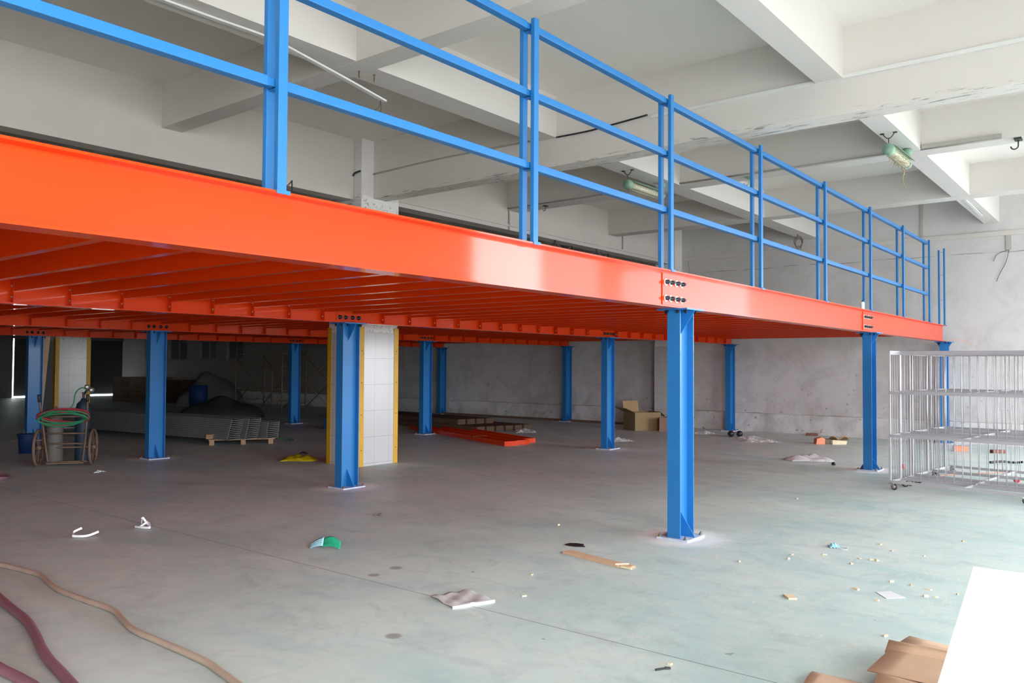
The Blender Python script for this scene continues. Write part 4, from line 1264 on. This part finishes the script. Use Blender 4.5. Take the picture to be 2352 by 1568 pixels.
t3 = thing('gas_cylinder', 'tall dark blue gas cylinder with two gauges on the welding cart', 'gas cylinder', (-1.12, 9.70, 0.05), 0)
MB().lathe([(0.0, 0), (0.10, 0.0), (0.11, 0.03), (0.11, 0.82), (0.09, 0.90), (0.04, 0.95), (0.03, 0.98)], n=20).build('cylinder_body', 'bluecyl', t3)
MB().lathe([(0.0, 0.98), (0.02, 0.98), (0.02, 1.05), (0.03, 1.07), (0.0, 1.08)], n=12).build('valve', 'rust', t3)
gs = MB().tube([(0, 0, 1.03), (0.02, -0.05, 1.10), (0.04, -0.06, 1.13)], 0.016, 6)
gs.build('regulator', 'bluecyl', t3)
for gx, gz in ((0.02, 1.16), (0.085, 1.11)):
    MB().lathe([(0, -0.02), (0.038, -0.02), (0.038, 0.015), (0.034, 0.018), (0, 0.012)], (gx, -0.075, gz), 16, 'y').build('gauge', 'zinc', t3)
def coil(m, n, seed, label, rr, zz):
    r_ = random.Random(seed)
    pts = []
    for k in range(n*16):
        a = 2*PI*k/16
        j = k/16
        th = -0.62
        x = (rr+0.03*math.sin(1.9*j+seed))*math.cos(a)
        y = -0.17-0.05*math.sin(a)-0.022*math.sin(2.3*j+seed)-0.03*(seed > 2)
        z = zz+(0.10+0.03*math.sin(1.3*j+seed))*math.sin(a)+0.03*math.sin(0.9*j+2*seed)*math.cos(a)
        pts.append((-1.36+x*math.cos(th)-y*math.sin(th), 9.72+x*math.sin(th)+y*math.cos(th), z))
    return tag(MB().tube(pts, 0.011, 6).build('gas_hose', m), label, 'hose')
coil('red', 5, 1, 'coiled red gas hose hung over the welding cart', 0.34, 0.76)
coil('green', 4, 2.4, 'coiled green gas hose hung over the welding cart', 0.33, 0.74)
tag(MB().tube(smooth_path([(-1.12, 9.60, 1.17), (-1.22, 9.55, 1.20), (-1.32, 9.52, 1.12), (-1.36, 9.50, 0.95), (-1.45, 9.50, 0.85)]), 0.009, 6).build('gas_hose', 'green'), 'thin green hose from the gauges down to the coil', 'hose')
# bucket, leaning board, coil at left edge
t = thing('plastic_drum', 'blue plastic bucket left of the welding cart', 'bucket', (-1.02, 12.05, 0), 0)
MB().lathe([(0.0, 0), (0.125, 0.0), (0.15, 0.30), (0.153, 0.33), (0.145, 0.33), (0.118, 0.02), (0, 0.02)], n=20).build('bucket_body', 'bluedrum', t)
MB().lathe([(0.150, 0.30), (0.160, 0.30), (0.160, 0.33), (0.153, 0.335)], n=20).build('rim', 'bluedrum', t)
tag(MB().prism([(0.0, 0.0), (0.30, 0.0), (0.48, 2.35), (0.20, 2.35)], 'y', 0, 0.02).build('plywood_board', 'ply', None, (0.10, 15.2, 0), -0.2), 'tall brown plywood board leaning left of the dark blue column', 'board')
bpy.data.objects['plywood_board'].rotation_euler = (0.0, 0, -0.25)
cc = MB()
for k in range(5):
    cc.tube([(-2.75+(0.16+0.02*k)*math.cos(a), 8.75+(0.2+0.015*k)*math.sin(a), 0.012+0.012*k+0.01*math.sin(3*a)) for a in [2*PI*q/24 for q in range(24)]], 0.008, 6, True)
cc.build('cable_coil', 'hose2')
tag(bpy.data.objects['cable_coil'], 'purple cable coil on the floor at the left picture edge', 'cable coil')
bagsheet(-1.39, 8.58, 0.15, 0.10, 0.03, 12, 'paper', 'small white crumpled paper on the floor beside the welding cart', 0.2, 'paper_scrap')['category'] = 'paper'

# ------------------------------------------------------------------ dim rear of the hall
def scaffold(x, y, rz, label):
    t = thing('scaffold_frame', label, 'scaffold', (x, y, 0), rz)
    for px in (0, 1.2):
        for py in (0, 1.8):
            MB().tube([(px, py, 0.0), (px, py, 1.95)], 0.022, 7).build('standard', 'rust', t)
    for py in (0, 1.8):
        for z in (0.35, 0.75, 1.5, 1.9):
            MB().tube([(0, py, z), (1.2, py, z)], 0.018, 6).build('ledger', 'rust', t)
    for px in (0, 1.2):
        MB().tube([(px, 0, 0.2), (px, 1.8, 1.8)], 0.014, 6).tube([(px, 0, 1.8), (px, 1.8, 0.2)], 0.014, 6).build('cross_brace', 'rust', t)
    return t
scaffold(8.9, 19.0, 0.1, 'rusty scaffold frame in the dim rear, left one')
scaffold(8.6, 15.6, 0.3, 'rusty scaffold frame beside the dark rear column, right one')
def crate(x, y, z, sx, sy, sz, m, name, label, rz=0.0):
    t = thing(name, label, name.replace('_', ' '), (x, y, z), rz)
    s_ = MB()
    for k in range(5):
        a = k*sz/5
        s_.box(-sx, sx, -sy, -sy+0.02, a+0.006, a+sz/5-0.006).box(-sx, sx, sy-0.02, sy, a+0.006, a+sz/5-0.006).box(-sx, -sx+0.02, -sy+0.02, sy-0.02, a+0.006, a+sz/5-0.006).box(sx-0.02, sx, -sy+0.02, sy-0.02, a+0.006, a+sz/5-0.006)
    s_.build('slats', m, t)
    p_ = MB()
    for a in (-1, 1):
        for b in (-1, 1):
            p_.box(a*(sx-0.04)-0.03, a*(sx-0.04)+0.03, b*(sy-0.04)-0.03, b*(sy-0.04)+0.03, 0, sz)
    p_.build('corner_post', m, t)
    return t
crate(10.0, 29.5, 0, 0.9, 0.7, 1.0, 'rust', 'wooden_crate', 'dark slatted crate in the dim rear behind the middle column')
crate(10.5, 27.0, 0, 0.6, 0.6, 0.9, 'brownsteel', 'wooden_crate', 'smaller dark slatted crate under the rear windows')
def heap(x, y, sx, sy, h, m, label, seed, name='tarpaulin_heap'):
    r_ = random.Random(seed)
    ph = [r_.uniform(0, 6) for _ in range(4)]
    fn = lambda u, v: (sx*(u-0.5), sy*(v-0.5), 0.02+h*(math.sin(PI*u)*math.sin(PI*v))**0.45*(0.8+0.15*math.sin(7*u+ph[0])*math.cos(6*v+ph[1])+0.07*math.sin(15*u+ph[2])))
    return tag(MB().sheet(fn, 22, 18, 0.02).build(name, m, None, (x, y, 0), -0.6), label, 'heap')
heap(9.9, 24.2, 2.4, 2.0, 1.3, 'pale', 'pale cloth covered heap in the dim rear of the hall', 4)
heap(6.7, 18.3, 2.4, 1.6, 0.6, 'darksteel', 'low dark heap of scrap behind the decking planks', 8, 'scrap_heap')
tag(MB().lathe([(0.0, 0), (0.28, 0), (0.29, 0.3), (0.28, 0.31), (0.29, 0.6), (0.28, 0.61), (0.28, 0.88), (0, 0.88)], (7.2, 20.5, 0), 22).build('oil_drum', 'bluedrum'), 'dark blue oil drum in the dim rear of the hall', 'drum')

# reflect nothing else: tidy template bolts (they are the originals of the copies)
for o in (B_big, B_washer, B_black, B_zinc, B_anchor, B_small, bracket_src):
    bpy.data.objects.remove(o)
